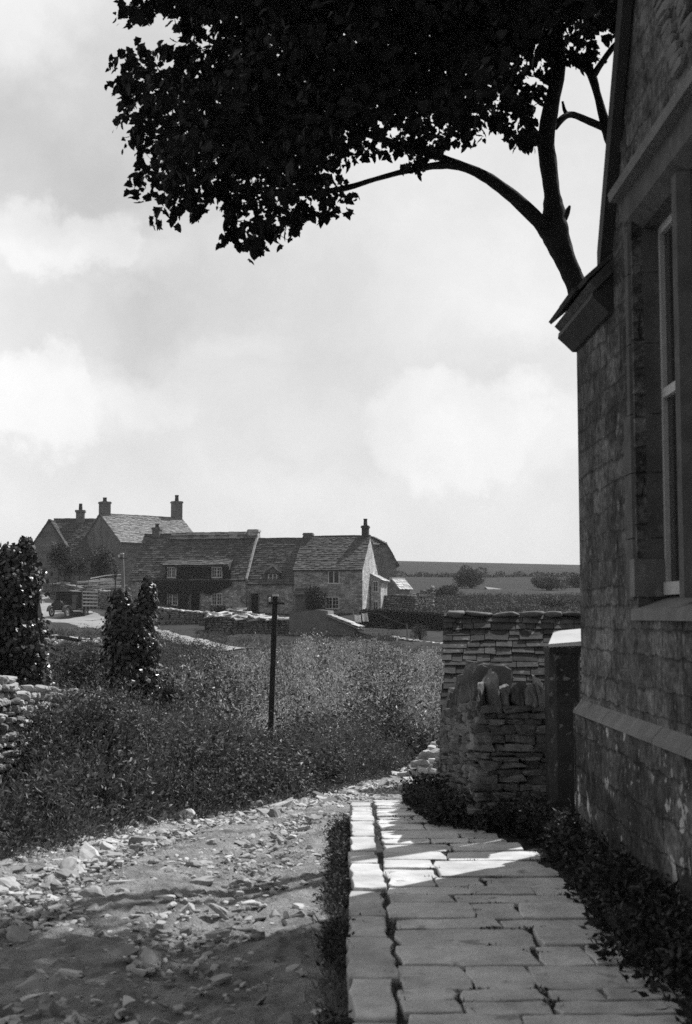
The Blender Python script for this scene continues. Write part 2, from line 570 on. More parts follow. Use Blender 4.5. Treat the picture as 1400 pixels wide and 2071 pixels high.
def plants(geo, base, height, nleaf, size, ratio=.4, spread=.06, tmpl=DIAMOND, up=.5, lean=.15, t0=.05, taper=.5, lean_vec=None):
    """upright leafy stems"""
    n = len(base)
    height = np.broadcast_to(np.asarray(height, float), (n,))
    ln = rng.normal(size=(n, 2)) * lean
    if lean_vec is not None:
        ln = ln + lean_vec
    idx = np.repeat(np.arange(n), nleaf)
    N = len(idx)
    t = rng.uniform(t0 if np.isscalar(t0) else t0[idx], 1, N)
    az = rng.uniform(0, 2 * np.pi, N)
    rad = np.stack([np.cos(az), np.sin(az), np.zeros(N)], 1)
    p = base[idx].copy()
    h = height[idx]
    p[:, 2] += h * t
    p[:, :2] += ln[idx] * (h * t * t)[:, None]
    p += rad * (spread * rng.uniform(.1, 1, N) * (1.15 - taper * t))[:, None]
    e = rng.normal(up, .45, N)
    ax = rad * np.cos(e)[:, None] + np.array([0, 0, 1.0]) * np.sin(e)[:, None]
    L = size * rng.uniform(.6, 1.35, N) * (1.1 - taper * .6 * t)
    leaves(geo, p, ax, L, L * ratio, tmpl)


def stones(geo, c, size, rz=None, tilt=.06, rough=.12, tmpl=(CS_V, CS_F)):
    """rounded rough blocks; size = half extents (N,3)"""
    n = len(c)
    if n == 0:
        return
    tv, tf = tmpl
    V = np.repeat(tv[None], n, 0)
    a1, a2, a3, a4 = (rng.normal(size=(n, 1)) * rough * 1.6 for _ in range(4))
    X0, Y0, Z0 = V[..., 0].copy(), V[..., 1].copy(), V[..., 2].copy()
    V[..., 0] = X0 * (1 + a1 * Z0 + .5 * a2 * Y0)
    V[..., 1] = Y0 * (1 + a2 * X0)
    V[..., 2] = Z0 * (1 + a3 * X0 + .4 * a1 * Y0) + a4 * .5 * X0 ** 2
    V = V * (1 + rng.normal(size=(n, len(tv), 3)) * rough * .35) * size[:, None, :]
    rz = rng.uniform(0, 2 * np.pi, n) if rz is None else np.broadcast_to(rz, (n,))
    ax, ay = rng.normal(size=n) * tilt, rng.normal(size=n) * tilt
    cx, sx, cy, sy = np.cos(ax), np.sin(ax), np.cos(ay), np.sin(ay)
    x, y, z = V[..., 0], V[..., 1], V[..., 2]
    y, z = y * cx[:, None] - z * sx[:, None], y * sx[:, None] + z * cx[:, None]
    x, z = x * cy[:, None] + z * sy[:, None], -x * sy[:, None] + z * cy[:, None]
    c_, s_ = np.cos(rz)[:, None], np.sin(rz)[:, None]
    V = np.stack([x * c_ - y * s_, x * s_ + y * c_, z], -1) + c[:, None, :]
    geo.multi(V, tf)


def slates(geo, A, B, C, D, course=.28, wmean=.34, thick=.03, jit=.02, lift=.05, rowjit=.25):
    """overlapping slates over the quad eave-left A, eave-right B, ridge-right C, ridge-left D"""
    A, B, C, D = (np.asarray(q, float) for q in (A, B, C, D))
    sl = (np.linalg.norm(D - A) + np.linalg.norm(C - B)) / 2
    s = 0.0
    out = []
    while s < sl - course * .3:
        cr = course * (1.25 - .5 * s / sl) * random.uniform(1 - rowjit * .5, 1 + rowjit * .5)
        f = s / sl
        L, Rr = A + (D - A) * f, B + (C - B) * f
        ux = (Rr - L)
        wl = np.linalg.norm(ux)
        if wl < .05:
            break
        ux = ux / wl
        us = (D - A) * (1 - .5) + (C - B) * .5
        us = us / np.linalg.norm(us)
        nn = np.cross(ux, us)
        nn = nn / np.linalg.norm(nn)
        us = np.cross(nn, ux)
        x = -random.uniform(0, .06)
        ln = min(cr * 1.9, (sl - s) * 1.02 + .02)
        while x < wl - .03:
            w = wmean * random.uniform(.55, 1.55)
            if wl - x - w < wmean * .4:
                w = wl - x + random.uniform(0, .04)
            th = thick * random.uniform(.7, 1.4)
            o = L + ux * (x + w / 2) + us * (random.uniform(-jit, jit)) + nn * (lift * .5)
            sk = random.uniform(-.012, .012)
            g = .006
            lo, hi = lift * random.uniform(.35, .75), -lift * .45
            pts = []
            for (a, b, cc) in ((-1, 0, 0), (1, 0, 0), (1, 1, 0), (-1, 1, 0), (-1, 0, 1), (1, 0, 1), (1, 1, 1), (-1, 1, 1)):
                base = lo if b == 0 else hi
                pts.append(o + ux * a * (w / 2 - g) + us * (b * ln + (sk * a if b == 0 else 0)) + nn * (base + cc * th))
            out.append(pts)
            x += w
        s += cr
    geo.multi(np.array(out), BOXF)


def quad_deck(geo, A, B, C, D, th=.06, drop=.03):
    A, B, C, D = (np.asarray(q, float) for q in (A, B, C, D))
    n = np.cross(B - A, D - A)
    n = n / np.linalg.norm(n)
    V = [q - n * drop for q in (A, B, C, D)] + [q - n * (drop + th) for q in (A, B, C, D)]
    geo.raw(V, [[0, 1, 2, 3], [7, 6, 5, 4], [0, 4, 5, 1], [1, 5, 6, 2], [2, 6, 7, 3], [3, 7, 4, 0]])


# ------------------------------------------------------------------ terrain
_d = np.array([-40, -5, 0, 5, 10, 12.5, 15, 18, 23.5, 30, 36, 45, 55, 65, 75, 85, 95, 105, 112, 125, 150, 200, 300, 450, 600, 800, 1500, 4000.])
_z = np.array([.3, -.04, -.14, -.24, -.35, -.46, -.66, -.95, -1.4, -2.05, -2.5, -2.7, -2.3, -1.5, -.6, .1, .75, 1.3, 1.7, 2.4, 3.6, 5.8, 11, 20.5, 28, 25, 5, -40.])
_fd = np.linspace(-40, 4000, 40401)
_fz = np.interp(_fd, _d, _z)


def _sm(v, w):
    k = np.hanning(2 * w + 3)
    k /= k.sum()
    return np.convolve(np.pad(v, (w + 1, w + 1), 'edge'), k, 'valid')


_fz1 = _sm(_fz, 18)
_fz2 = _sm(_fz, 60)
_fz3 = _sm(_fz, 500)
_b1 = np.clip((_fd - 25) / 20, 0, 1)
_b2 = np.clip((_fd - 160) / 100, 0, 1)
_fz = (_fz1 * (1 - _b1) + _fz2 * _b1) * (1 - _b2) + _fz3 * _b2


def smst(a, b, x):
    t = np.clip((x - a) / (b - a), 0, 1)
    return t * t * (3 - 2 * t)


XL_D = np.array([-10, 0, 5, 10, 12.5, 15, 18, 23.5, 30, 40.])
XL_X = np.array([-3.6, -3.5, -3.2, -2.60, -1.88, -.98, -.25, .62, 2.0, 4.8])
XR_D = np.array([-10, 0, 8.5, 13.6, 14.4, 15.2, 18, 23.5, 30, 40.])
XR_X = np.array([.0, .0, .13, .21, .6, 1.1, 1.75, 3.0, 4.6, 7.5])


def xl(y):
    return np.interp(y, XL_D, XL_X)


def xr(y):
    return np.interp(y, XR_D, XR_X)


def lanez(y):
    return np.interp(y, _fd, _fz)


def wav(x, y, s):
    return np.sin(x * s + 1.3 * np.sin(y * s * .7 + 1)) * np.cos(y * s * .9 + 1.7 * np.sin(x * s * .6))


def T(x, y):
    x, y = np.asarray(x, float), np.asarray(y, float)
    z = np.interp(y, _fd, _fz)
    pav = smst(.10, .16, x - .018 * (y - 8.5)) * (1 - smst(13.9, 15.2, y)) * (1 - smst(0, 1, -y - 8))
    z = z * (1 - pav) + (-.02 * y - np.clip(y - 11, 0, 9) ** 2 * .012 - .055) * pav
    z = z + smst(14, 16, y) * smst(0, 1.2, x - xr(y)) * (1 - smst(20, 32, y)) * .35
    z = z + smst(0, 1.6, xl(y) - x) * (1 - smst(26, 36, y)) * .34
    z = z + smst(-10, -16, x) * smst(98, 126, y) * 1.1 * (1 - smst(140, 200, y))
    z = z - .022 * x * smst(200, 600, y)
    z = z + smst(20, 40, y) * (.12 * wav(x, y, .45) + .06 * wav(x + 7, y - 3, 1.3)) * (1 - smst(150, 300, y))
    return z


def Tz(x, y):
    return float(T(x, y))


ys = np.concatenate([np.arange(-30, 2, .8), np.arange(2, 30, .16), np.arange(30, 60, .35), np.arange(60, 135, .6), np.geomspace(135, 4000, 70)])
nx = 340
s_ = np.linspace(-1, 1, nx)
s_ = np.sign(s_) * (np.abs(s_) ** 1.5)
yy = np.repeat(ys[:, None], nx, 1)
hw = np.where(ys < 0, 14, 14 + .75 * ys)
xx = s_[None] * hw[:, None]
# keep a crisp edge at the pavement
zz = T(xx, yy)
rough = (.02 * wav(xx, yy, 6.3) + .015 * wav(xx + 3, yy, 11)) * (1 - smst(20, 40, yy))
zz = zz + rough - .05 * (smst(-.1, .1, xx - xl(yy)) * smst(-.1, .1, xr(yy) - xx)) * (1 - smst(36, 40, yy))
g = Geo()
ii = np.arange((len(ys) - 1) * nx).reshape(len(ys) - 1, nx)[:, :-1].reshape(-1)
near = ys[:-1] < 190
V = np.stack([xx, yy, zz], -1).reshape(-1, 3)
FQ = np.stack([ii, ii + 1, ii + nx + 1, ii + nx], 1)
rowof = ii // nx
g1 = Geo().arr(V, FQ[near[rowof]])
o = g1.build('ground', m_ground, smooth=True)
tag(o, kind='structure')
g2 = Geo().arr(V, FQ[~near[rowof]])
o = g2.build('hill', m_hill, smooth=True)
tag(o, kind='structure')

# ------------------------------------------------------------------ lane and its stones
ly = np.concatenate([np.arange(-6, 16, .055), np.arange(16, 40, .12)])
nl = 90
lt_ = np.linspace(0, 1, nl)
LX = xl(ly)[:, None] - .10 + (xr(ly) - xl(ly) + .12)[:, None] * lt_[None]
LY = np.repeat(ly[:, None], nl, 1)
_lump = np.clip(wav(LX * 1.0, LY, 17) * wav(LX + 3, LY, 23), 0, 1)
LZ = lanez(LY) + .03 + .014 * _lump + .018 * wav(LX, LY, 2.1) + .010 * wav(LX + 5, LY, 5.7) + .006 * wav(LX, LY + 2, 13) + rng.normal(size=LX.shape) * .009
LZ -= .05 * np.exp(-((lt_[None] - .30) / .09) ** 2) + .05 * np.exp(-((lt_[None] - .72) / .09) ** 2)
LZ -= .10 * smst(.06, 0, lt_)[None] + .02 * smst(.95, 1.0, lt_)[None]
ii = np.arange((len(ly) - 1) * nl).reshape(-1, nl)[:, :-1].reshape(-1)
o = Geo().arr(np.stack([LX, LY, LZ], -1).reshape(-1, 3), np.stack([ii, ii + 1, ii + nl + 1, ii + nl], 1)).build('lane', m_lane, smooth=True)
tag(o, kind='structure')

g = Geo()
n = 26000
sy = 3.5 + 20 * rng.random(n) ** 1.5
a = np.clip(rng.beta(1.0, 1.25, n), 0, 1)
sx = xl(sy) - .25 + (xr(sy) - xl(sy) + .15) * a
sz_ = rng.lognormal(-4.35, .60, n)
sz_ = np.clip(sz_, .005, .075)
edge = np.exp(-((sx - xl(sy)) / .7) ** 2)
keep = rng.random(n) < (.30 + .7 * edge + .25 * (wav(sx, sy, 2.6) > .2))
sx, sy, sz_ = sx[keep], sy[keep], sz_[keep] * (1 + .25 * edge[keep])
hs = np.stack([sz_ * rng.uniform(.8, 1.5, len(sz_)), sz_ * rng.uniform(.6, 1.0, len(sz_)), sz_ * rng.uniform(.25, .6, len(sz_))], 1)
stones(g, np.stack([sx, sy, lanez(sy) + .022 + hs[:, 2] * rng.uniform(-.4, .6, len(sy))], 1), hs, tilt=.28, rough=.24)
# pale rubble spilled on the right bank where the lane turns
n = 150
by = rng.uniform(25.0, 28.5, n)
bx = by * .0745 + rng.normal(size=n) * .26
s2 = rng.uniform(.05, .14, n)
stones(g, np.stack([bx, by, T(bx, by) + .75 * rng.random(n) * np.clip((bx / by - .055) / .03, 0, 1)], 1), np.stack([s2 * 1.4, s2, s2 * .5], 1), tilt=.25)
o = g.build('loose_stones', m_stone_loose, smooth=False)
tag(o, 'pale loose stones strewn over the rutted lane', kind='stuff')

# ------------------------------------------------------------------ pavement and kerb


def pz(y):
    return -.02 * y + .0


def slab(geo, x0, x1, y0, y1, zf, th=.07, bev=.005, jit=.017, dz=0.0, tx=0.0, ty=0.0, sk=0.0):
    pts = []
    step = .11
    for (ax, ay, bx, by) in ((x0, y0, x1, y0), (x1, y0, x1, y1), (x1, y1, x0, y1), (x0, y1, x0, y0)):
        k = max(2, int(math.hypot(bx - ax, by - ay) / step))
        for i in range(k):
            t = i / k
            c = .035 if i == 0 else 0
            pts.append((ax + (bx - ax) * t + random.uniform(-jit, jit), ay + (by - ay) * t + random.uniform(-jit, jit)))
    cx, cy = (x0 + x1) / 2, (y0 + y1) / 2
    # rounded corners
    out = []
    for (x, y) in pts:
        fx, fy = abs(x - cx) / ((x1 - x0) / 2), abs(y - cy) / ((y1 - y0) / 2)
        if fx > .9 and fy > .8:
            x, y = cx + (x - cx) * .975, cy + (y - cy) * .95
        out.append((x, y + sk * (x - cx)))
    k = len(out)
    V = []
    for lev, inset in ((-th, 0), (-bev * 1.2, 0), (-bev * .3, bev * .8), (0, bev * 2.2)):
        for (x, y) in out:
            dx, dy = cx - x, cy - y
            L = math.hypot(dx, dy) + 1e-6
            xx_, yy_ = x + dx / L * inset, y + dy / L * inset
            V.append((xx_, yy_, zf(yy_) + dz + lev + (xx_ - cx) * tx + (yy_ - cy) * ty))
    f = []
    for r_ in range(3):
        for i in range(k):
            f.append([r_ * k + i, r_ * k + (i + 1) % k, (r_ + 1) * k + (i + 1) % k, (r_ + 1) * k + i])
    V.append((cx, cy, zf(cy) + dz))
    c_ = len(V) - 1
    for i in range(k):
        f.append([3 * k + i, 3 * k + (i + 1) % k, c_])
    geo.raw(V, f)


def pav_right(y):
    return float(np.interp(y, [0, 6, 8, 10, 11, 12, 14.2], [1.66, 1.62, 1.62, 1.55, 1.36, 1.12, .95]))


def pzs(y):
    """pavement surface, steepening with the lane at its far end"""
    return -.02 * y - max(0, y - 11) ** 2 * .012


g = Geo()
y = 1.0
JOINTS = []
random.seed(21)
while y < 14.0:
    dep = random.uniform(.20, .44)
    xr_ = pav_right(y + dep / 2)
    x = .385 + .018 * (y - 8.5) + random.uniform(-.015, .02)
    last = []
    sk = random.uniform(-.03, .05)
    while x < xr_ - .12:
        w = random.uniform(.26, .80)
        if xr_ - x - w < .25:
            w = xr_ - x + random.uniform(-.05, .06)
        gp = random.uniform(.008, .028)
        rg = random.uniform(.004, .022)
        if random.random() < .18 and w > .4:      # a cracked flag: two pieces
            wc = w * random.uniform(.35, .65)
            slab(g, x, x + wc - .006, y, y + dep - rg, pzs, dz=random.uniform(-.008, .006), sk=sk)
            slab(g, x + wc + .006, x + w - gp, y, y + dep - rg, pzs, dz=random.uniform(-.008, .006), sk=sk)
        else:
            slab(g, x, x + w - gp, y + random.uniform(-.008, .012), y + dep - rg, pzs, dz=random.uniform(-.010, .008), tx=random.uniform(-.012, .012), ty=random.uniform(-.012, .012), sk=sk)
        JOINTS.append((x + w - gp / 2, y + random.random() * dep))
        JOINTS.append((x + w * random.random(), y + dep - rg / 2))
        JOINTS.append((x + w - gp / 2, y + dep - rg / 2))
        x += w
    y += dep
o = g.build('pavement', m_flag, smooth=False)
tag(o, kind='structure')
g = Geo()
y = 1.0
while y < 13.7:
    ln = random.uniform(.45, 1.0)
    kx = .018 * (y + ln / 2 - 8.5)
    slab(g, .145 + kx + random.uniform(-.02, .015), .345 + kx + random.uniform(-.02, .02), y, y + ln - random.uniform(.015, .05), pzs, th=.30, bev=.008, jit=.014, dz=random.uniform(-.005, .018), ty=random.uniform(-.015, .015))
    y += ln
o = g.build('kerb', m_kerb, smooth=False)
tag(o, kind='structure')
g = Geo()
yv = np.arange(0, 14.3, .2)
V, f = [], []
for i, y in enumerate(yv):
    z = pzs(y) - .028
    V += [(.18 + .018 * (y - 8.5), y, z), (1.2, y, z), (2.1, y, z + .01)]
    if i:
        b = (i - 1) * 3
        f += [[b, b + 1, b + 4, b + 3], [b + 1, b + 2, b + 5, b + 4]]
o = g.raw(V, f).build('soil', m_soil)
tag(o, kind='structure')

# ------------------------------------------------------------------ school building on the right
WX = 1.97
YE = 10.10                        # far end of the building
YG0, YG1 = 5.55, 8.76             # gabled bay
GZ0 = -1.0
ZE = 3.72                         # wall head under the eaves
school = thing('school_building', 'tall rubble stone building with steep gabled bay and mullioned window beside the pavement', 'building', (WX, 6.0, -.2))
# window opening and gable dimensions
WY0, WY1, WZ0, WZ1 = 6.15, 8.20, 1.70, 4.12
APEX_Y, APEX_Z = (YG0 + YG1) / 2, 7.30
g = Geo()
g.box(WX, 8.5, -4, YG0, GZ0, ZE)                      # long range, near side
g.box(WX, 8.5, YG1, YE, GZ0, ZE)                      # long range, far side
# bay wall with the opening left free
g.box(WX, WX + .5, YG0, WY0, GZ0, 4.25)
g.box(WX, WX + .5, WY1, YG1, GZ0, 4.25)
g.box(WX, WX + .5, WY0, WY1, GZ0, WZ0 - .12)
g.box(WX, WX + .5, WY0, WY1, WZ1 + .24, 4.5)
g.prism([(YG0, 4.25), (WY0, 4.25), (WY0, 4.5), (WY1, 4.5), (WY1, 4.25), (YG1, 4.25), (APEX_Y, APEX_Z)], 0, WX, WX + .5)
g.box(WX + .5, 8.5, YG0, YG0 + .3, GZ0, 4.25)
g.box(WX + .5, 8.5, YG1 - .3, YG1, GZ0, 4.25)
g.prism([(YG0 + .02, ZE - .5), (YG1 - .02, ZE - .5), (YG1 - .02, 4.25), (APEX_Y, APEX_Z - .05), (YG0 + .02, 4.25)], 0, WX + 1.2, 5.0)
# end gable of the long range
g.prism([(WX, ZE), (8.5, ZE), ((WX + 8.5) / 2, ZE + 3.4)], 1, YE - .45, YE)
g.build('wall', m_build, school)
g = Geo()
g.prism([(WX - .055, GZ0), (WX, GZ0), (WX, .93), (WX - .055, .86)], 1, -4, YE + .02)
g.prism([(YE, GZ0), (YE + .055, GZ0), (YE + .055, .86), (YE, .93)], 0, WX - .055, 8.5)
g.build('plinth', m_plinth, school)
g = Geo()                          # light chamfer course on top of the plinth, stone by stone
y = -4.0
while y < YE:
    ln = random.uniform(.3, .75)
    e = min(y + ln - .008, YE + .05)
    g.prism([(WX - .07, .845), (WX + .01, .845), (WX + .01, .955), (WX - .07 + random.uniform(0, .012), .875)], 1, y, e)
    y += ln
g.build('string_course', m_dress, school)
# eaves: roof of the long range
EX, EZ = 1.83, 3.88
RX, RZ = 5.235, EZ + (5.235 - 1.83) * 1.02
roof = Geo()
for (a, b) in ((-4.2, YG0 + .02), (YG1 - .02, YE + .03)):
    quad_deck(roof, (EX + .02, a, EZ - .02), (EX + .02, b, EZ - .02), (RX, b, RZ - .02), (RX, a, RZ - .02), .07, .0)
    A, B, C, D = (EX - .02, b, EZ), (EX - .02, a, EZ), (RX, a, RZ), (RX, b, RZ)
    slates(roof, A, B, C, D, .30, .42, .035)
    quad_deck(roof, (8.7, b, EZ), (8.7, a, EZ), (RX, a, RZ), (RX, b, RZ), .1, .0)
# gabled bay roof (stone slates on steep slopes)
gs = (APEX_Z - 4.25) / (YG1 - APEX_Y)
for sgn in (1, -1):
    e_y = APEX_Y + sgn * (YG1 - APEX_Y + .13)
    e_z = 4.25 - gs * .13 + .10
    quad_deck(roof, (WX - .02, e_y, e_z), (5.0, e_y, e_z), (5.0, APEX_Y, APEX_Z + .10), (WX - .02, APEX_Y, APEX_Z + .10), .10, .0 if sgn < 0 else -.1)
    if sgn > 0:
        slates(roof, (5.0, e_y, e_z + .1), (WX - .03, e_y, e_z + .1), (WX - .03, APEX_Y, APEX_Z + .16), (5.0, APEX_Y, APEX_Z + .16), .30, .42, .035)
    else:
        slates(roof, (WX - .03, e_y, e_z + .02), (5.0, e_y, e_z + .02), (5.0, APEX_Y, APEX_Z + .12), (WX - .03, APEX_Y, APEX_Z + .12), .30, .42, .035)
roof.build('roof', m_slate_near, school)
g = Geo()                          # bargeboards of the bay
for sgn in (1, -1):
    a = Vector((WX - .045, APEX_Y + sgn * (YG1 - APEX_Y + .14), 4.25 - gs * .14 + .02))
    b = Vector((WX - .045, APEX_Y, APEX_Z + .02))
    d = (b - a).normalized()
    n_ = Vector((0, -d.z * sgn, abs(d.y))) if sgn > 0 else Vector((0, d.z, abs(d.y)))
    g.raw([tuple(a + Vector((dx, 0, 0)) + Vector((0, 0, q))) for dx in (-.035, .03) for q in (-.10, .16)] +
          [tuple(b + Vector((dx, 0, 0)) + Vector((0, 0, q))) for dx in (-.035, .03) for q in (-.26, .16)],
          [[0, 1, 5, 4], [2, 6, 7, 3], [0, 4, 6, 2], [1, 3, 7, 5], [0, 2, 3, 1], [4, 5, 7, 6]])
g.build('bargeboard', m_tar, school)
g = Geo()
for (a, b) in ((-4, YG0 - .01), (YG1 + .01, YE + .025)):
    g.prism([(WX - .03, ZE - .02), (WX + .6, ZE - .02), (WX + .6, EZ + .76), (EX + .0, EZ - .03), (EX - .005, EZ - .07), (EX + .05, EZ - .12)], 1, a, b)
g.build('eaves_soffit', m_tar, school)
# window dressings
g = Geo()


def reveal(y_out, y_in, z0, z1, sgn):
    """chamfered jamb stones, one per course"""
    z = z0
    while z < z1 - .01:
        h = min(random.uniform(.32, .48), z1 - z)
        ext = random.choice((.13, .13, .24))
        a, b = y_out, y_out + sgn * ext
        ch = .07
        poly = [(WX - .018, b), (WX - .018, y_out + sgn * ch * .7), (WX + ch, y_out), (WX + .22, y_out - sgn * .02), (WX + .22, b)]
        g.prism(poly, 2, z + .003, z + h - .004)
        z += h


reveal(WY1, WY1, WZ0, WZ1, 1)
reveal(WY0, WY0, WZ0, WZ1, -1)
# lintel with a chamfered soffit
g.prism([(WX - .02, WZ1 + .25), (WX - .02, WZ1 + .07), (WX + .07, WZ1), (WX + .24, WZ1), (WX + .24, WZ1 + .25)], 1, WY0 - .2, WY1 + .16)
g.build('window_surround', m_dress_dark, school)
g = Geo()                          # hood course over the lintel
g.prism([(WX - .09, WZ1 + .25), (WX - .10, WZ1 + .31), (WX - .03, WZ1 + .38), (WX + .01, WZ1 + .38), (WX + .01, WZ1 + .25)], 1, WY0 - .28, WY1 + .24)
g.build('hood_mould', m_dress, school)
g = Geo()                          # stop block at the foot of the jamb
g.box(WX - .03, WX + .18, WY1 - .035, WY1 + .09, WZ0 + .02, WZ0 + .26)
g.build('jamb_stop', m_dress, school)
g = Geo()
mz = (WY0 + WY1) / 2
g.prism([(WX + .0, mz - .05), (WX + .0, mz + .05), (WX + .07, mz + .09), (WX + .22, mz + .09), (WX + .22, mz - .09), (WX + .07, mz - .09)], 2, WZ0, WZ1)
g.build('mullion', m_dress_dark, school)
g = Geo()
g.prism([(WX - .03, WZ0 - .13), (WX - .03, WZ0 - .06), (WX + .24, WZ0 + .035), (WX + .24, WZ0 - .13)], 1, WY0 - .08, WY1 + .08)
g.build('sill', m_dress, school)
for (a, b) in ((WY0, mz - .09), (mz + .09, WY1)):
    g = Geo()
    X = WX + .17
    t = .055
    g.box(X, X + .06, a, a + t, WZ0 + .03, WZ1)
    g.box(X, X + .06, b - t, b, WZ0 + .03, WZ1)
    g.box(X, X + .06, a + t, b - t, WZ1 - t, WZ1)
    g.box(X - .02, X + .06, a + t, b - t, WZ0 + .03, WZ0 + .11)
    zr = (WZ0 + WZ1) / 2 + .08
    g.box(X - .004, X + .05, a + t, b - t, zr, zr + .06)
    # upper sash pulled in front, a single glazing bar each
    g.box(X + .012, X + .04, (a + b) / 2 - .012, (a + b) / 2 + .012, WZ0 + .11, WZ1 - t)
    w = g.build('window', m_grey_paint, school)
    Geo().box(X + .03, X + .036, a + t, b - t, WZ0 + .11, WZ1 - t).build('pane', m_glass, w)
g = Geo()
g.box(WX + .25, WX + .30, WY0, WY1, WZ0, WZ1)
g.build('room_dark_panel', m_room, school)  # dark panel behind the glass, the unlit room put into its colour
# rough relieving stones above the window
g = Geo()
cs, ss = [], []
for k in range(15):
    t = k / 14
    yy_ = WY1 - .42 - .62 * t - .05
    zz_ = 5.55 - .95 * t
    for r_ in range(2):
        cs.append((WX - .005, yy_ - .16 - r_ * .24, zz_ + .06 + r_ * .1))
        ss.append((.035, random.uniform(.07, .13), random.uniform(.022, .036)))
stones(g, np.array(cs), np.array(ss), rz=0.0, tilt=.08)
g.build('relieving_arch', m_dress, school, smooth=False)

# ------------------------------------------------------------------ gate post with slab cap
gp = thing('gate_post', 'slender upright stone gate post with a pale tilted slab on top', 'gate post', (1.96, 10.85, Tz(1.9, 10.85)))
g = Geo()
g.prism([(1.835, 10.80), (1.885, 10.735), (2.07, 10.735), (2.09, 10.76), (2.09, 11.02), (1.835, 11.02)], 2, -.6, 1.29)
g.build('shaft', m_pier, gp)
g = Geo()
g.box(1.825, 2.11, 10.71, 11.04, 1.29, 1.335)
g.build('neck_course', m_pier, gp)
g = Geo()
g.raw([(1.81, 10.66, 1.338), (2.13, 10.66, 1.36), (2.22, 11.20, 1.45), (1.95, 11.20, 1.43), (1.81, 10.66, 1.365), (2.13, 10.66, 1.392), (2.22, 11.20, 1.49), (1.95, 11.20, 1.465)],
      [list(q) for q in BOXF])
g.build('cap', m_slab, gp)


# ------------------------------------------------------------------ dry stone walls
def drystone(geo, path, thick, lh=(.06, .12), ll=(.14, .40), seed=1, rough=.09, tmpl=(CS_V, CS_F), ragged=0.0, tilt=.03, jog=.025):
    """path: list of (x, y, zbottom, ztop)"""
    rnd = random.Random(seed)
    pts = [np.array(p, float) for p in path]
    seg = [np.linalg.norm((pts[i + 1] - pts[i])[:2]) for i in range(len(pts) - 1)]
    cum = np.concatenate([[0], np.cumsum(seg)])
    tot = cum[-1]
    arr = np.array(pts)

    def at(s):
        return [np.interp(s, cum, arr[:, k]) for k in range(4)]
    cs, ss, rs = [], [], []
    zmin = arr[:, 2].min()
    hmax = (arr[:, 3] - arr[:, 2]).max()
    h = 0.0
    while h < hmax + .02:
        ch = rnd.uniform(*lh)
        s = -rnd.uniform(0, .15)
        while s < tot:
            L = rnd.uniform(*ll)
            m = min(max(s + L / 2, 0), tot)
            x, y, zb, zt = at(m)
            x2, y2, _, _ = at(min(m + .05, tot))
            x1, y1, _, _ = at(max(m - .05, 0))
            if zb + h + ch * .5 < zt + rnd.uniform(-ragged, ragged):
                ang = math.atan2(y2 - y1, x2 - x1)
                hh = ch * rnd.uniform(.82, 1.08)
                off = rnd.uniform(-jog, jog)
                cs.append((x - math.sin(ang) * off, y + math.cos(ang) * off, zb + h + ch / 2 + rnd.uniform(-.006, .006)))
                ss.append((L / 2 * 1.05, thick / 2 * rnd.uniform(.92, 1.05), hh / 2 * 1.10))
                rs.append(ang + rnd.uniform(-.05, .05))
            s += L * .97
        h += ch
    stones(geo, np.array(cs), np.array(ss), np.array(rs), tilt=tilt, rough=rough, tmpl=tmpl)
    return at, tot


def wall_core(geo, path, thick):
    for a, b in zip(path[:-1], path[1:]):
        d = Vector((b[0] - a[0], b[1] - a[1], 0)).normalized()
        s = Vector((-d.y, d.x, 0)) * (thick / 2)
        V = []
        for p in (a, b):
            q = Vector((p[0], p[1], 0))
            for (sg, z) in ((-1, p[2]), (1, p[2]), (1, p[3]), (-1, p[3])):
                w = q + s * sg
                V.append((w.x, w.y, z))
        geo.raw(V, [[0, 1, 2, 3], [7, 6, 5, 4], [0, 4, 5, 1], [1, 5, 6, 2], [2, 6, 7, 3], [3, 7, 4, 0]])


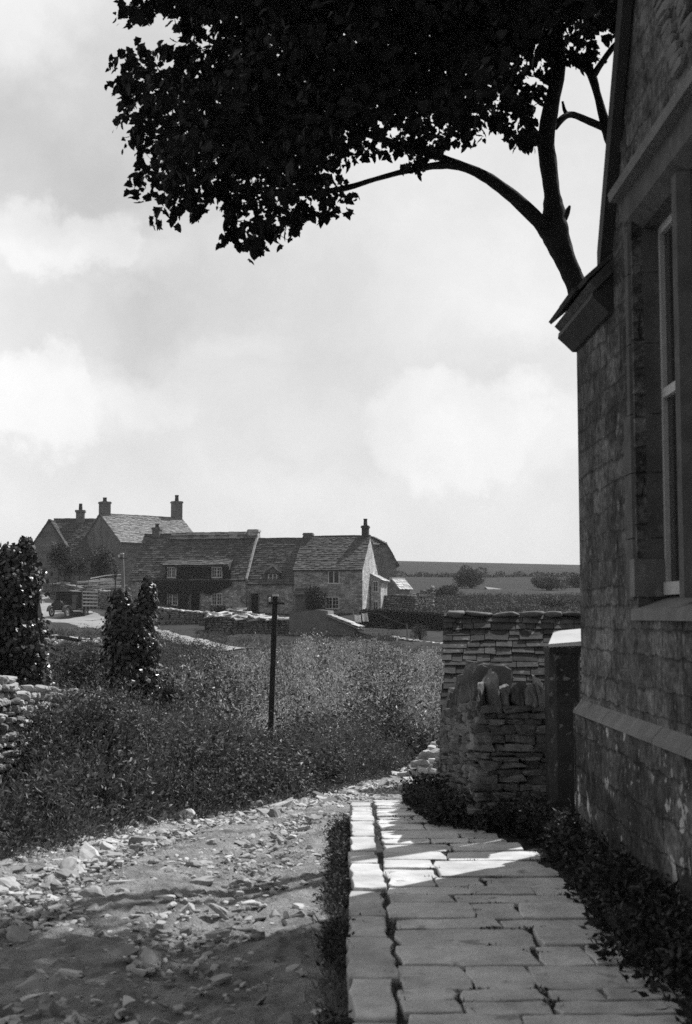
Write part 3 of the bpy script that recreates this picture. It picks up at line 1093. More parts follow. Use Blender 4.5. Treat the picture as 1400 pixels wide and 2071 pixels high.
def wall_thing(name, label, path, thick, mat, cope=None, seed=1, core_drop=.05, faces=1, end=None, **kw):
    x, y, z = path[0][0], path[0][1], path[0][2]
    w = thing(name, label, 'stone wall', (x, y, z))
    g = Geo()
    if faces == 2:
        a_, b_ = Vector(path[0][:2]), Vector(path[-1][:2])
        nrm_ = Vector((-(b_ - a_).y, (b_ - a_).x)).normalized() * thick * .27
        for sg in (-1, 1):
            at, tot = drystone(g, [(p[0] + nrm_.x * sg, p[1] + nrm_.y * sg, p[2], p[3]) for p in path], thick * .5, seed=seed + sg, **kw)
    else:
        at, tot = drystone(g, path, thick, seed=seed, **kw)
    if end:
        drystone(g, end, thick * .8, seed=seed + 40, **dict(kw, ll=(.09, .26)))
    g.build('stones', mat, w, smooth=False)
    c = Geo()
    if end:
        wall_core(c, [(p[0], p[1] + .06, p[2] - .3, p[3] - .03) for p in end], thick * .4)
    wall_core(c, [(p[0], p[1], p[2] - .3, p[3] - core_drop) for p in path], thick * .80)
    c.build('core', m_heart, w)
    if cope:
        g = Geo()
        rnd = random.Random(seed + 5)
        s = .16 if end else .02
        cs, ss, rs = [], [], []
        if end:
            x = end[0][0] - .04
            while x > end[1][0]:
                L = rnd.uniform(*cope['len'])
                hh = rnd.uniform(*cope['h'])
                cs.append((x - L / 2, end[0][1] + .02, end[0][3] + hh / 2 - .03))
                ss.append((L / 2 * .98, .2, hh / 2))
                rs.append(rnd.uniform(-.15, .15))
                x -= L
        while s < tot:
            L = rnd.uniform(*cope['len'])
            x, y, zb, zt = at(min(s + L / 2, tot))
            x2, y2, _, _ = at(min(s + L / 2 + .05, tot))
            x1, y1, _, _ = at(max(s + L / 2 - .05, 0))
            hh = rnd.uniform(*cope['h'])
            cs.append((x, y, zt + hh / 2 - .02))
            ss.append((L / 2 * .98, thick / 2 * (rnd.uniform(.5, .78) if end else rnd.uniform(.72, 1.1)), hh / 2))
            rs.append(math.atan2(y2 - y1, x2 - x1) + rnd.uniform(-.08, .08))
            s += L
        stones(g, np.array(cs), np.array(ss), np.array(rs), tilt=cope.get('tilt', .08), rough=.13, tmpl=(CS2_V, CS2_F))
        g.build('coping', cope.get('mat', mat), w, smooth=False)
    return w


pth = [(1.47, 11.50, -.55, .85), (1.45, 11.85, -.6, .80), (1.46, 13.2, -.75, .64), (1.57, 15.2, -1.0, .38), (1.76, 17.6, -1.3, .10)]
pth_end = [(1.94, 11.40, -.55, .80), (1.33, 11.40, -.55, .81)]
wall_thing('dry_stone_wall', 'dark dry stone wall with upright coping stones beside the gate post', pth, .46, m_dry,
           cope=dict(len=(.05, .13), h=(.20, .38), tilt=.10), seed=4, lh=(.032, .085), ll=(.11, .36), rough=.10, tmpl=(CS2_V, CS2_F), tilt=.025, end=pth_end)


def pw(px, py, y, dz=0.0):
    q = P(px, py, y)
    return (q.x, q.y, Tz(q.x, q.y) - .1, q.z + dz)


pth = [pw(-160, 1352, 12.5), pw(0, 1385, 14.0), pw(140, 1408, 15.6), pw(250, 1450, 17.5), pw(350, 1472, 19.5), pw(460, 1496, 22.0)]
wall_thing('ruined_stone_wall', 'pale tumbled stone wall half buried in weeds left of the lane', pth, .36, m_dry_pale, seed=9,
           lh=(.04, .09), ll=(.06, .19), rough=.15, ragged=.09, core_drop=.20, tilt=.13, jog=.05, faces=2)

# ------------------------------------------------------------------ stone-slate outbuilding roof behind the wall
Oq = P(905, 1246, 21.0)
fr = Frame((Oq.x, Oq.y, 0), R(-7))
ob = thing('slate_roofed_shed', 'low shed under a big mossy stone slate roof behind the dry stone wall', 'shed', (Oq.x, Oq.y - 1, Tz(Oq.x + 1, 19)), R(-7))
zr = Oq.z
hd, dr = 2.7, 2.6
g = Geo()
WL = lambda x, y, z: tuple(fr.world(x, y, z))
A, B, C, D = WL(-.06, -hd, zr - dr), WL(8.0, -hd, zr - dr), WL(8.0, 0, zr), WL(0, 0, zr)
slates(g, A, B, C, D, .16, .26, .022, lift=.035, jit=.03)
A2, B2 = WL(8.0, hd, zr - dr), WL(-.06, hd, zr - dr)
slates(g, A2, B2, D, C, .16, .26, .022, lift=.035, jit=.03)
quad_deck(g, A, B, C, D, .08, .03)
quad_deck(g, A2, B2, D, C, .08, .03)
g.build('roof', m_slate_near, ob)
g = Geo()
cs, ss = [], []
x = 0.0
while x < 8:
    w = random.uniform(.25, .5)
    cs.append(WL(x + w / 2, 0, zr + .03))
    ss.append((w / 2 * .97, .15, random.uniform(.03, .05)))
    x += w
stones(g, np.array(cs), np.array(ss), rz=R(-7), tilt=.05)
g.build('ridge_stones', m_dry, ob, smooth=True)
g = Geo()
V, f = [], []
prof = [(-hd + .3, -3.0), (hd - .3, -3.0), (hd - .3, zr - dr + .0), (0, zr - .2), (-hd + .3, zr - dr + .0)]
for xx_ in (.12, 7.9):
    V += [WL(xx_, a, b) for a, b in prof]
g.raw(V, [[4, 3, 2, 1, 0], [5, 6, 7, 8, 9]] + [[i, (i + 1) % 5, 5 + (i + 1) % 5, 5 + i] for i in range(5)])
g.build('wall', m_dry_far, ob)

# ------------------------------------------------------------------ the big tree
TD = 12.3
tree = thing('sycamore_tree', 'big dark leafy tree arching over the lane from behind the stone building', 'tree', tuple(P(1262, 1640, TD)))


def limb(pts, jit=.07, dd=0.0, n=12, sub=4):
    """pts: (px, py, half width px, y offset)"""
    pp, rr = [], []
    for i in range(len(pts) - 1):
        a, b = pts[i], pts[i + 1]
        p0 = pts[max(i - 1, 0)]
        p3 = pts[min(i + 2, len(pts) - 1)]
        for k in range(sub):
            t = k / sub
            q = []
            for c in range(4):
                v0, v1, v2, v3 = p0[c], a[c], b[c], p3[c]
                q.append(.5 * (2 * v1 + (v2 - v0) * t + (2 * v0 - 5 * v1 + 4 * v2 - v3) * t * t + (3 * v1 - v0 - 3 * v2 + v3) * t ** 3))
            y = TD + q[3]
            pp.append(P(q[0], q[1], y))
            rr.append(max(q[2], .8) * y / F)
    a = pts[-1]
    pp.append(P(a[0], a[1], TD + a[3]))
    rr.append(a[2] * (TD + a[3]) / F)
    return pp, rr


trunk_pts = [(1290, 1700, 40, 0), (1275, 1300, 31, 0), (1240, 900, 26, 0), (1208, 720, 23, 0), (1176, 610, 21, 0), (1157, 555, 21, 0), (1135, 505, 24, 0), (1121, 462, 30, 0), (1121, 430, 24, 0),
             (1116, 385, 17, 0), (1109, 330, 18, 0), (1105, 280, 18, 0), (1116, 210, 16, -.1), (1130, 140, 15, -.1), (1124, 60, 13, -.1), (1100, -60, 13, -.1), (1070, -260, 9, 0), (1040, -480, 5, 0)]
pp, rr = limb(trunk_pts)
Geo().tube(pp, rr, 14, .06).build('trunk', m_bark, tree, smooth=True)
branches = [
    [(1118, 478, 22, 0), (1090, 447, 16, -.05), (1040, 400, 14, -.1), (990, 362, 12, -.2), (940, 338, 10, -.3), (890, 334, 8, -.4), (820, 346, 6, -.5), (760, 362, 5, -.6), (700, 380, 6, -.6), (620, 392, 5, -.7), (540, 395, 3.5, -.8), (490, 420, 2, -.8)],
    [(950, 340, 8, -.3), (890, 318, 8, -.2), (800, 290, 7, -.1), (680, 250, 7, 0), (530, 200, 5, .1), (400, 170, 4, .2), (300, 180, 2, .2)],
    [(1128, 450, 14, 0), (1144, 434, 8, 0), (1153, 416, 2.5, 0)],
    [(1104, 300, 12, 0), (1075, 262, 9, -.1), (1035, 205, 7, -.3), (960, 120, 7, -.5), (860, 30, 5, -.7), (760, -60, 3, -.8)],
    [(1128, 150, 10, 0), (1090, 60, 8, .3), (1000, -60, 8, .6), (850, -160, 6, .8), (640, -200, 4, 1.0)],
    [(1300, 1500, 22, .2), (1335, 900, 20, .3), (1312, 560, 17, .3), (1284, 420, 15, .3), (1260, 345, 13, .3), (1241, 300, 12, .3), (1226, 255, 11.5, .3), (1211, 200, 8.5, .3), (1196, 150, 9, .3), (1178, 130, 7, .3), (1150, 108, 5, .3), (1110, 60, 5, .3)],
    [(1197, 158, 8, .3), (1215, 130, 6.5, .3), (1240, 95, 6, .3), (1262, 72, 5, .3), (1285, 0, 5, .3), (1330, -150, 4, .3)],
    [(1230, 262, 8, .3), (1195, 246, 7.5, .25), (1160, 232, 7, .15), (1142, 236, 7, .08), (1122, 256, 8, 0)],
    [(1150, 236, 6, .1), (1142, 222, 4, .1), (1138, 205, 2.5, .1)],
    [(1226, 256, 9, .3), (1236, 248, 8, .3), (1240, 243, 5, .3)],
    [(1098, 285, 6, 0), (1070, 285, 4, 0), (1045, 288, 2, 0), (1035, 280, 1.2, 0)],
]
allp = []
for b in branches:
    pp, rr = limb(b)
    Geo().tube(pp, rr, 10, .07).build('branch', m_bark, tree, smooth=True)
    allp += pp
crown_poly = [(246, -60), (252, 18), (275, 22), (300, 22), (330, 2), (352, 12), (380, 45), (392, 100), (365, 108), (335, 92), (292, 88), (262, 95), (234, 115), (226, 150), (224, 188), (245, 232), (258, 262), (254, 300), (285, 330), (278, 385),
              (318, 432), (352, 420), (378, 436), (412, 418), (428, 385), (445, 380), (470, 410), (478, 438), (458, 458), (470, 492), (505, 502), (545, 468), (585, 462), (640, 438), (700, 428), (735, 415), (728, 380), (700, 355), (712, 335), (740, 322), (798, 318), (815, 352), (866, 366),
              (872, 330), (905, 305), (940, 296), (975, 312), (992, 282), (1006, 262), (1050, 288), (1085, 262), (1098, 180), (1105, 130), (1150, 105), (1180, 125), (1200, 112), (1222, 74), (1250, 60), (1262, 40), (1276, 10), (1280, -60)]
cp = np.array(crown_poly, float)


def inside(px, py, poly):
    r = np.zeros(len(px), bool)
    j = len(poly) - 1
    for i in range(len(poly)):
        xi, yi = poly[i]
        xj, yj = poly[j]
        c = ((yi > py) != (yj > py)) & (px < (xj - xi) * (py - yi) / (yj - yi + 1e-9) + xi)
        r ^= c
        j = i
    return r


def edge_dist(px, py, poly):
    best = np.full(len(px), 1e9)
    for i in range(len(poly)):
        a, b = poly[i - 1], poly[i]
        ab = b - a
        t = np.clip(((px - a[0]) * ab[0] + (py - a[1]) * ab[1]) / (ab @ ab + 1e-9), 0, 1)
        best = np.minimum(best, np.hypot(px - a[0] - ab[0] * t, py - a[1] - ab[1] * t))
    return best


def unproj(px, py, y):
    u = (px - 700) / F
    v = (1035.5 - py) / F
    m = np.array(CM)
    d = np.stack([u, v, -np.ones_like(u)], 1) @ m.T
    return np.array(CAMLOC) + d * (y / d[:, 1])[:, None]


g = Geo()
n = 11500
qx, qy = rng.uniform(215, 1290, n), rng.uniform(-60, 510, n)
ok = inside(qx, qy, cp)
qx, qy = qx[ok], qy[ok]
ed = edge_dist(qx, qy, cp)
ok = (ed > 9) & (rng.random(len(ed)) < np.clip(.12 + ed / 130, 0, 1))
lac = wav(qx / 60, qy / 60, 2.2) + .6 * wav(qx / 60, qy / 60, 5.1)
ok &= ~((lac < -.75) & (ed < 120) & (rng.random(len(ed)) < .8))
qx, qy, ed = qx[ok], qy[ok], ed[ok]
spr = np.clip(ed / 90, .05, 1) * 1.6
tipx = np.clip((600 - qx) / 400, 0, 1)
yd = TD - .5 + rng.normal(size=len(qx)) * spr * .55 - tipx * .2
cen = unproj(qx, qy, yd)
twigs = []
k = 4
idx = np.repeat(np.arange(len(cen)), k)
offs = rng.normal(size=(len(idx), 3)) * (np.clip(ed[idx] / 236 * .40, .015, .075))[:, None]
pts_ = cen[idx] + offs
ax = norm(rng.normal(size=(len(idx), 3)) * .8 + np.array([-.15, 0, -.75]))
L = rng.uniform(.045, .115, len(idx))
leaves(g, pts_, ax, L, L * rng.uniform(.62, .9, len(L)), MAPLE)
# sprays reaching out past the mass of the crown
for i in range(150):
    j = rng.integers(1, len(cp) - 1)
    t = rng.random()
    e0 = cp[j - 1] * (1 - t) + cp[j] * t
    if e0[1] < -20 or (e0[0] > 1225 and e0[1] < 60) or (e0[0] > 690 and e0[1] > 290) or e0[0] < 240:
        continue
    en = np.array([-(cp[j] - cp[j - 1])[1], (cp[j] - cp[j - 1])[0]])
    en = en / (np.linalg.norm(en) + 1e-6)
    dirp = en * rng.choice([-1, -1, 1]) * .0 + np.array([(e0[0] - 680) / 900, .55]) + rng.normal(size=2) * .45
    dirp /= np.linalg.norm(dirp)
    ln_ = rng.uniform(8, 32)
    m_ = int(rng.integers(4, 9))
    tt_ = np.linspace(-.6, 1, m_)
    pxy = e0[None] + dirp[None] * (tt_ * ln_)[:, None] + rng.normal(size=(m_, 2)) * 5
    pq = unproj(pxy[:, 0], pxy[:, 1], TD - .5 + rng.normal() * .3 + np.zeros(m_))
    la = norm(np.tile([dirp[0], 0, -dirp[1]], (m_, 1)) + rng.normal(size=(m_, 3)) * .45 + np.array([0, 0, -.35]))
    L = rng.uniform(.05, .125, m_) * (1.1 - .35 * np.clip(tt_, 0, 1))
    leaves(g, pq, la, L, L * rng.uniform(.6, .9, m_), MAPLE)
# the part of the crown above and beside the frame
n = 9000
c3 = np.stack([rng.uniform(-1.6, 4.6, n), rng.uniform(9.6, 13.6, n), rng.uniform(6.2, 10.6, n)], 1)
e = ((c3[:, 0] - 1.7) / 3.2) ** 2 + ((c3[:, 1] - 11.6) / 2.2) ** 2 + ((c3[:, 2] - 7.4) / 3.0) ** 2
lump = wav(c3[:, 0] * 1.0, c3[:, 1] + c3[:, 2], 2.0) * .25
# keep it above the frame's upper edge as seen from the lane
el = (c3[:, 2] - 1.6) / c3[:, 1]
ok = (e + lump < 1) & (el > .487)
c3 = c3[ok]
idx = np.repeat(np.arange(len(c3)), 5)
pts_ = c3[idx] + rng.normal(size=(len(idx), 3)) * .10
L = rng.uniform(.08, .15, len(idx))
leaves(g, pts_, norm(rng.normal(size=(len(idx), 3)) * .8 + np.array([0, 0, -.7])), L, L * .85, MAPLE)
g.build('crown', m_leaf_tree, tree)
# ------------------------------------------------------------------ vegetation


def region_pts(n, x0, x1, y0, y1):
    return rng.uniform(x0, x1, n), rng.uniform(y0, y1, n)


def on_ground(x, y):
    return np.stack([x, y, T(x, y)], 1)


# weeds on the bank between the lane and the ruined wall
CAPX = [-200, 0, 60, 110, 150, 200, 300, 400, 470, 515, 585, 620, 700, 800, 850, 900]
CAPY = [1640, 1630, 1600, 1440, 1405, 1408, 1436, 1462, 1490, 1514, 1516, 1456, 1462, 1474, 1500, 1520]


def cap_height(x, y, h, extra=0.0):
    """growth trimmed to the outline it has against the hollow"""
    px_ = 667 + x / y * F
    lim = 1.6 - (np.interp(px_, CAPX, CAPY) - 10 + 26 * wav(px_ / 30, y, 1.0) + 18 * wav(px_ / 11, y * .5, 1.0) + rng.normal(size=len(x)) * 11 - 1245) / F * y
    return np.clip(np.minimum(h, lim - T(x, y) + extra), .06, None)


g = Geo()
# low cover
n = 9000
y = rng.uniform(8.0, 31, n)
off = rng.gamma(1.35, 1.15, n)
x = xl(y) - off + .05
hgt = np.clip(.06 + .20 * off ** .8, .05, .45) * rng.uniform(.4, 1.3, n)
ok = (x > -8.5) & (wav(x, y, 1.3) + .5 * wav(x, y, 3.3) > -.45)
x, y, hgt = x[ok], y[ok], cap_height(x[ok], y[ok], hgt[ok])
ok = hgt > .065
plants(g, on_ground(x, y)[ok], hgt[ok], 16, .045, .4, .13, up=.4, lean=.4, taper=.1)
gb = Geo()
# mounds of nettle, bramble and dock, each of its own height and leaf
nm = 330
my = 9.0 + 21.5 * rng.random(nm) ** .85
moff = rng.gamma(1.8, 1.0, nm) + .15
mx = xl(my) - moff
# growth crowding the foot of the ruined wall
wpx = rng.uniform(95, 470, 150)
wd = np.interp(wpx, [0, 140, 250, 350, 460], [14.0, 15.6, 17.5, 19.5, 22.0]) - rng.uniform(.35, 1.6, 150)
my = np.concatenate([my, wd])
mx = np.concatenate([mx, (wpx - 667) / F * wd])
moff = np.concatenate([moff, rng.uniform(1.5, 3.5, 150)])
nm += 150
for k in range(nm):
    if mx[k] < -8:
        continue
    r = rng.uniform(.18, .55)
    H = min(.22 + .40 * moff[k] ** .7, 1.0) * rng.choice([.45, .8, 1.25, 1.8])
    pat = wav(mx[k], my[k], .9) + rng.normal() * .25
    kind = 1 if pat < -.35 else (0 if pat < .1 else (2 if pat < .5 else 3))
    m_ = int(rng.integers(12, 34) * (r / .35) ** 1.5) + 4
    az = rng.uniform(0, 6.28, m_)
    q = np.sqrt(rng.random(m_)) * r
    x, y = mx[k] + np.cos(az) * q, my[k] + np.sin(az) * q
    h = H * (1.05 - .5 * (q / r) ** 2) * rng.uniform(.75, 1.2, m_)
    h = cap_height(x, y, h)
    x, y, h = x[h > .07], y[h > .07], h[h > .07]
    if not len(x):
        continue
    bs = on_ground(x, y)
    lv = np.stack([np.cos(az), np.sin(az)], 1)[:len(x)] * .25
    if kind == 0:       # nettles
        plants(g, bs, h * .9, 24, .080, .45, .12, up=.1, lean=.28, taper=.35)
    elif kind == 1:     # bramble: broad leaves spilling outwards
        plants(gb, bs, h * .85, 22, .075, .62, .16, up=-.1, lean=.35, lean_vec=lv)
    elif kind == 2:     # feathery umbels and willowherb
        plants(g, bs, h * 1.05, 34, .050, .26, .13, up=.6, lean=.32, taper=.0)
    else:               # dock
        plants(g, bs, h * .7, 16, .095, .42, .12, up=.45, lean=.3)
o = gb.build('brambles', m_weed_dark)
tag(o, 'dark bramble mounds among the nettles of the bank', kind='stuff')
o = g.build('weeds', m_weed, smooth=False)
tag(o, 'dense nettles and weeds covering the bank left of the lane', kind='stuff')
g = Geo()
# flowering grass stems with seed heads
n = 4600
y = 8.5 + 22 * rng.random(n)
off = rng.gamma(1.8, 1.0, n) + .05
x = xl(y) - off
hgt = np.clip(.4 + .4 * off ** .6, .3, 1.15) * rng.uniform(.6, 1.3, n)
ok = (wav(x, y, 1.2) + .4 * wav(x, y, 4) > -.3) & (x > -8)
x, y, hgt = x[ok], y[ok], hgt[ok]
hgt = cap_height(x, y, hgt, np.where((y > 20) & (x / y > -.07) & (x / y < -.03), -.1, .16))
ok = hgt > .25
x, y, hgt = x[ok], y[ok], hgt[ok]
ax = norm(np.stack([rng.normal(size=len(x)) * .38 + .1, rng.normal(size=len(x)) * .38, np.ones(len(x))], 1))
bs = on_ground(x, y)
leaves(g, bs, ax, hgt, np.full(len(x), .006), BLADE)
for j in range(5):
    t = .78 + .055 * j
    leaves(g, bs + ax * (hgt * t)[:, None] + rng.normal(size=(len(x), 3)) * .008, norm(ax + rng.normal(size=(len(x), 3)) * .35), rng.uniform(.025, .055, len(x)), rng.uniform(.006, .014, len(x)))
n = 17000
y = rng.uniform(7.6, 27, n)
off = rng.gamma(1.3, .6, n)
x = xl(y) - off + .20
tuft = wav(x, y, 2.3) + .5 * wav(x, y, 6)
ok = tuft > -.35
x, y, off = x[ok], y[ok], off[ok]
ax = norm(np.stack([rng.normal(size=len(x)) * .75 + .25, rng.normal(size=len(x)) * .75 - .2, np.full(len(x), .8)], 1))
L = rng.uniform(.08, .34, len(x)) * np.clip(.35 + off * .8, .3, 1.1)
leaves(g, on_ground(x, y), ax, L, rng.uniform(.004, .010, len(x)), BLADE)
# tufts creeping over the lane's crown, its gutter and the joint behind the kerb
n = 26000
y = rng.uniform(4.5, 18, n)
w_ = rng.random(n)
x = np.where(w_ < .45, rng.normal(.08, .05, n) + .014 * (y - 8.5), np.where(w_ < .62, rng.normal(.362, .025, n) + .018 * (y - 8.5), xl(y) + (xr(y) - xl(y)) * np.clip(rng.normal(.22, .14, n), 0, 1)))
gut = w_ < .45
jnt = (w_ >= .45) & (w_ < .62)
ok = (wav(x, y, 3.1) + .4 * wav(x, y, 8) > np.where(gut, -.7, np.where(jnt, .0, .1))) & (~(gut | jnt) | (y < 13.9)) & (x < np.where(gut, .15, 9))
x, y, gut, jnt = x[ok], y[ok], gut[ok], jnt[ok]
L = rng.uniform(.02, .10, len(x)) * np.where(gut, 1.25, np.where(jnt, .6, .6))
ax = norm(np.stack([rng.normal(size=len(x)) * .9, rng.normal(size=len(x)) * .9, np.full(len(x), .8)], 1))
c = np.stack([x, y, np.where(jnt, [pzs(q) - .03 for q in y], lanez(y) + .01)], 1)
leaves(g, c, ax, L, rng.uniform(.004, .011, len(x)), BLADE)
o = g.build('grass', m_grass)
tag(o, 'long grass edging the stony lane', kind='stuff')
# broad leaves in the gutter
g = Geo()
jj = np.array(JOINTS)
jj = jj[(jj[:, 1] > 4.5) & (rng.random(len(jj)) < .55)]
idx = np.repeat(np.arange(len(jj)), 26)
jx = jj[idx] + rng.normal(size=(len(idx), 2)) * np.array([.035, .012])
leaves(g, np.stack([jx[:, 0], jx[:, 1], [pzs(q) - .012 for q in jx[:, 1]]], 1), norm(rng.normal(size=(len(idx), 3)) * .8 + np.array([0, 0, .9])), rng.uniform(.012, .032, len(idx)), rng.uniform(.005, .012, len(idx)))
n = 4200
y = rng.uniform(5.0, 12.6, n)
x = rng.normal(.085, .045, n) + .014 * (y - 8.5)
ok = (wav(x * .3, y, 2.2) + .3 * wav(x, y, 7) > -.35) & (x < .14)
x, y = x[ok], y[ok]
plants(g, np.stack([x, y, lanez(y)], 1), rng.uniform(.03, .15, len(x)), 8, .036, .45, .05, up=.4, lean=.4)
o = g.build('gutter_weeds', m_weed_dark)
tag(o, 'dark weeds choking the gutter along the kerb', kind='stuff')

# the scrub filling the hollow: many bushes of upright leafy shoots
SCX = [300, 340, 400, 480, 560, 620, 700, 760, 820, 890, 930]
SCY = [1400, 1352, 1330, 1314, 1318, 1304, 1310, 1318, 1344, 1336, 1350]
for (name_, mat_, nb_, dark_, lab_) in (('scrub', m_scrub, 185, False, 'glittering willow scrub filling the hollow below the cottages'),
                                  ('scrub_bushes', m_weed, 170, True, 'darker bushes mixed into the willow scrub of the hollow')):
    g = Geo()
    by_ = 29.5 + 45 * rng.random(nb_) ** .9
    bpx = rng.uniform(330, 905, nb_)
    if dark_:
        bpx = np.where(rng.random(nb_) < .35, rng.uniform(330, 520, nb_), bpx)
        by_ = np.where(rng.random(nb_) < .35, rng.uniform(29.5, 34, nb_), by_)
    bxy = unproj(bpx, np.full(nb_, 1245.), by_)
    bx_ = bxy[:, 0]
    ok = ((bx_ < xl(by_) - .3) | (by_ > 41)) & ((bpx > 410) | (by_ < 42)) & ((by_ < 64) | (bpx > 560))
    ok &= ~((by_ < 33.5) & (bpx > 460) & (bpx < 610))
    bx_, by_, bpx = bx_[ok], by_[ok], bpx[ok]
    br = rng.uniform(.6, 1.9, len(bx_)) * (.8 if dark_ else 1)
    bh = rng.choice([.9, 1.5, 2.3, 3.1], len(bx_), p=[.25, .3, .3, .15]) * rng.uniform(.8, 1.15, len(bx_)) * np.interp(by_, [29, 33, 40, 58, 66, 76], [.8, 1.0, 1.1, 1.1, .95, .8])
    ns = 40
    idx = np.repeat(np.arange(len(bx_)), ns)
    az = rng.uniform(0, 2 * np.pi, len(idx))
    rr_ = np.sqrt(rng.random(len(idx)))
    ox, oy = np.cos(az) * rr_, np.sin(az) * rr_
    x = bx_[idx] + ox * br[idx] * .6
    y = by_[idx] + oy * br[idx] * .6
    hgt = bh[idx] * (1.08 - .55 * rr_ ** 2) * rng.uniform(.6, 1.15, len(idx))
    lim = 1.6 - (np.interp(bpx[idx], SCX, SCY) + 16 * np.sin(bx_[idx] * 7) + rng.normal(size=len(idx)) * 13 - 1245) / F * y - T(x, y)
    hgt = np.clip(np.minimum(hgt, lim), .25, None)
    lv = np.stack([ox, oy], 1) * (br[idx] / np.maximum(bh[idx], .5) * .45)[:, None]
    t0_ = np.interp(by_[idx], [30, 36, 45], [.42, .30, .12])
    if dark_:
        plants(g, on_ground(x, y), hgt, 26, .13, .5, .16, up=.2, lean=.15, t0=t0_ * .5, taper=.4, lean_vec=lv)
    else:
        plants(g, on_ground(x, y), hgt, 27, .14, .30, .20, up=.7, lean=.13, t0=t0_, taper=.5, lean_vec=lv)
        sel = rng.choice(len(x), 1500, replace=False)
        leaves(g, on_ground(x, y)[sel], norm(np.concatenate([lv[sel] * .6, np.ones((1500, 1))], 1)), hgt[sel] * .9, np.full(1500, .012), BLADE)
    o = g.build(name_, mat_)
    tag(o, lab_, kind='stuff')
# lower mixed growth of the slope left of the scrub and round the gardens
g = Geo()
n = 17000
y = 22 + 66 * rng.random(n) ** 1.15
x = np.where(rng.random(n) < .55, rng.uniform(-.27, -.08, n) * y, rng.uniform(-1, 1, n) * (.29 * y + 3) - .02 * y)
lum = wav(x, y, .8) + .5 * wav(x, y, 2.1)
hgt = rng.uniform(.25, .75, n) * (1 + .5 * lum)
ok = (x < xl(y) - .3) | (x > xr(y) + .4)
rdx = np.interp(y, [76, 83, 90, 97, 106, 122], [-5.1, -8.8, -12.7, -16.5, -21.0, -28.5])
ok &= ~((y > 74) & (np.abs(x - rdx) < np.interp(y, [74, 83, 95], [.7, 1.3, 3.0]))) & ~((y < 22.5) & (x > 0))
ok &= ~((x > .09 * y - .3) & (y < 26)) & ~((y > 77) & (y < 85) & (x < -15))
ok &= ~((x / y > -.20) & (x / y < -.03) & (y < 30) & (y > 26))
x, y, hgt = x[ok], y[ok], np.clip(hgt[ok], .1, 1.1)
plants(g, on_ground(x, y), hgt, 15, .12, .42, .24, up=.4, lean=.22)
o = g.build('undergrowth', m_bush_pale)
tag(o, 'rough undergrowth over the slope below the cottages', kind='stuff')

# dark weeds along the foot of the wall, post and building
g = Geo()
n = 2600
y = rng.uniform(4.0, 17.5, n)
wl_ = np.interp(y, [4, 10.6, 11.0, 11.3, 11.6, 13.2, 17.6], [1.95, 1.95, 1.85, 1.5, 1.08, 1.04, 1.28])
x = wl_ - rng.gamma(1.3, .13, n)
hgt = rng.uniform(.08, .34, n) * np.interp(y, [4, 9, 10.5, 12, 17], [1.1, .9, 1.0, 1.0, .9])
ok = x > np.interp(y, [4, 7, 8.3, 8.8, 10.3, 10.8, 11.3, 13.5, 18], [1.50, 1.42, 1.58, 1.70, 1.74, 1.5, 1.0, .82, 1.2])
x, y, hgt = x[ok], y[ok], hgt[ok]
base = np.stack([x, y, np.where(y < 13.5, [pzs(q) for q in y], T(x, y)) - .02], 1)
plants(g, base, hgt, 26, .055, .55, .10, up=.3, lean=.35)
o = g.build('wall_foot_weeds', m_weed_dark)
tag(o, 'dark weeds along the foot of the stone building and wall', kind='stuff')


def bush(name, label, px, py, d, rpx, n, size, mat, ry=None, cat='bush', group=None, clumps=26, ground=True):
    c = P(px, py, d)
    r = rpx * d / F
    rz_ = (ry or rpx) * d / F
    t = thing(name, label, cat, (c.x, c.y, Tz(c.x, c.y)), group=group)
    g = Geo()
    zb_ = Tz(c.x, c.y) if ground else c.z - rz_
    zt_ = c.z + rz_
    leaf_cloud(g, (c.x, c.y, (zt_ + zb_) / 2), (r, r * .9, (zt_ - zb_) / 2 * 1.05), int(n * 1.3), size, clumps=clumps, low=True)
    g.build('crown', mat, t)
    g = Geo()
    z0 = Tz(c.x, c.y)
    for k in range(3):
        a = random.uniform(0, 6.28)
        tip = Vector((c.x + math.cos(a) * r * .4, c.y + math.sin(a) * r * .4, c.z + rz_ * .4))
        g.tube([(c.x + .05 * k, c.y, z0 - .1), ((c.x + tip.x) / 2, (c.y + tip.y) / 2, (z0 + c.z) / 2 + .1), tip], [r * .09, r * .06, r * .02], 7)
    g.build('trunk', m_bark, t)
    return t


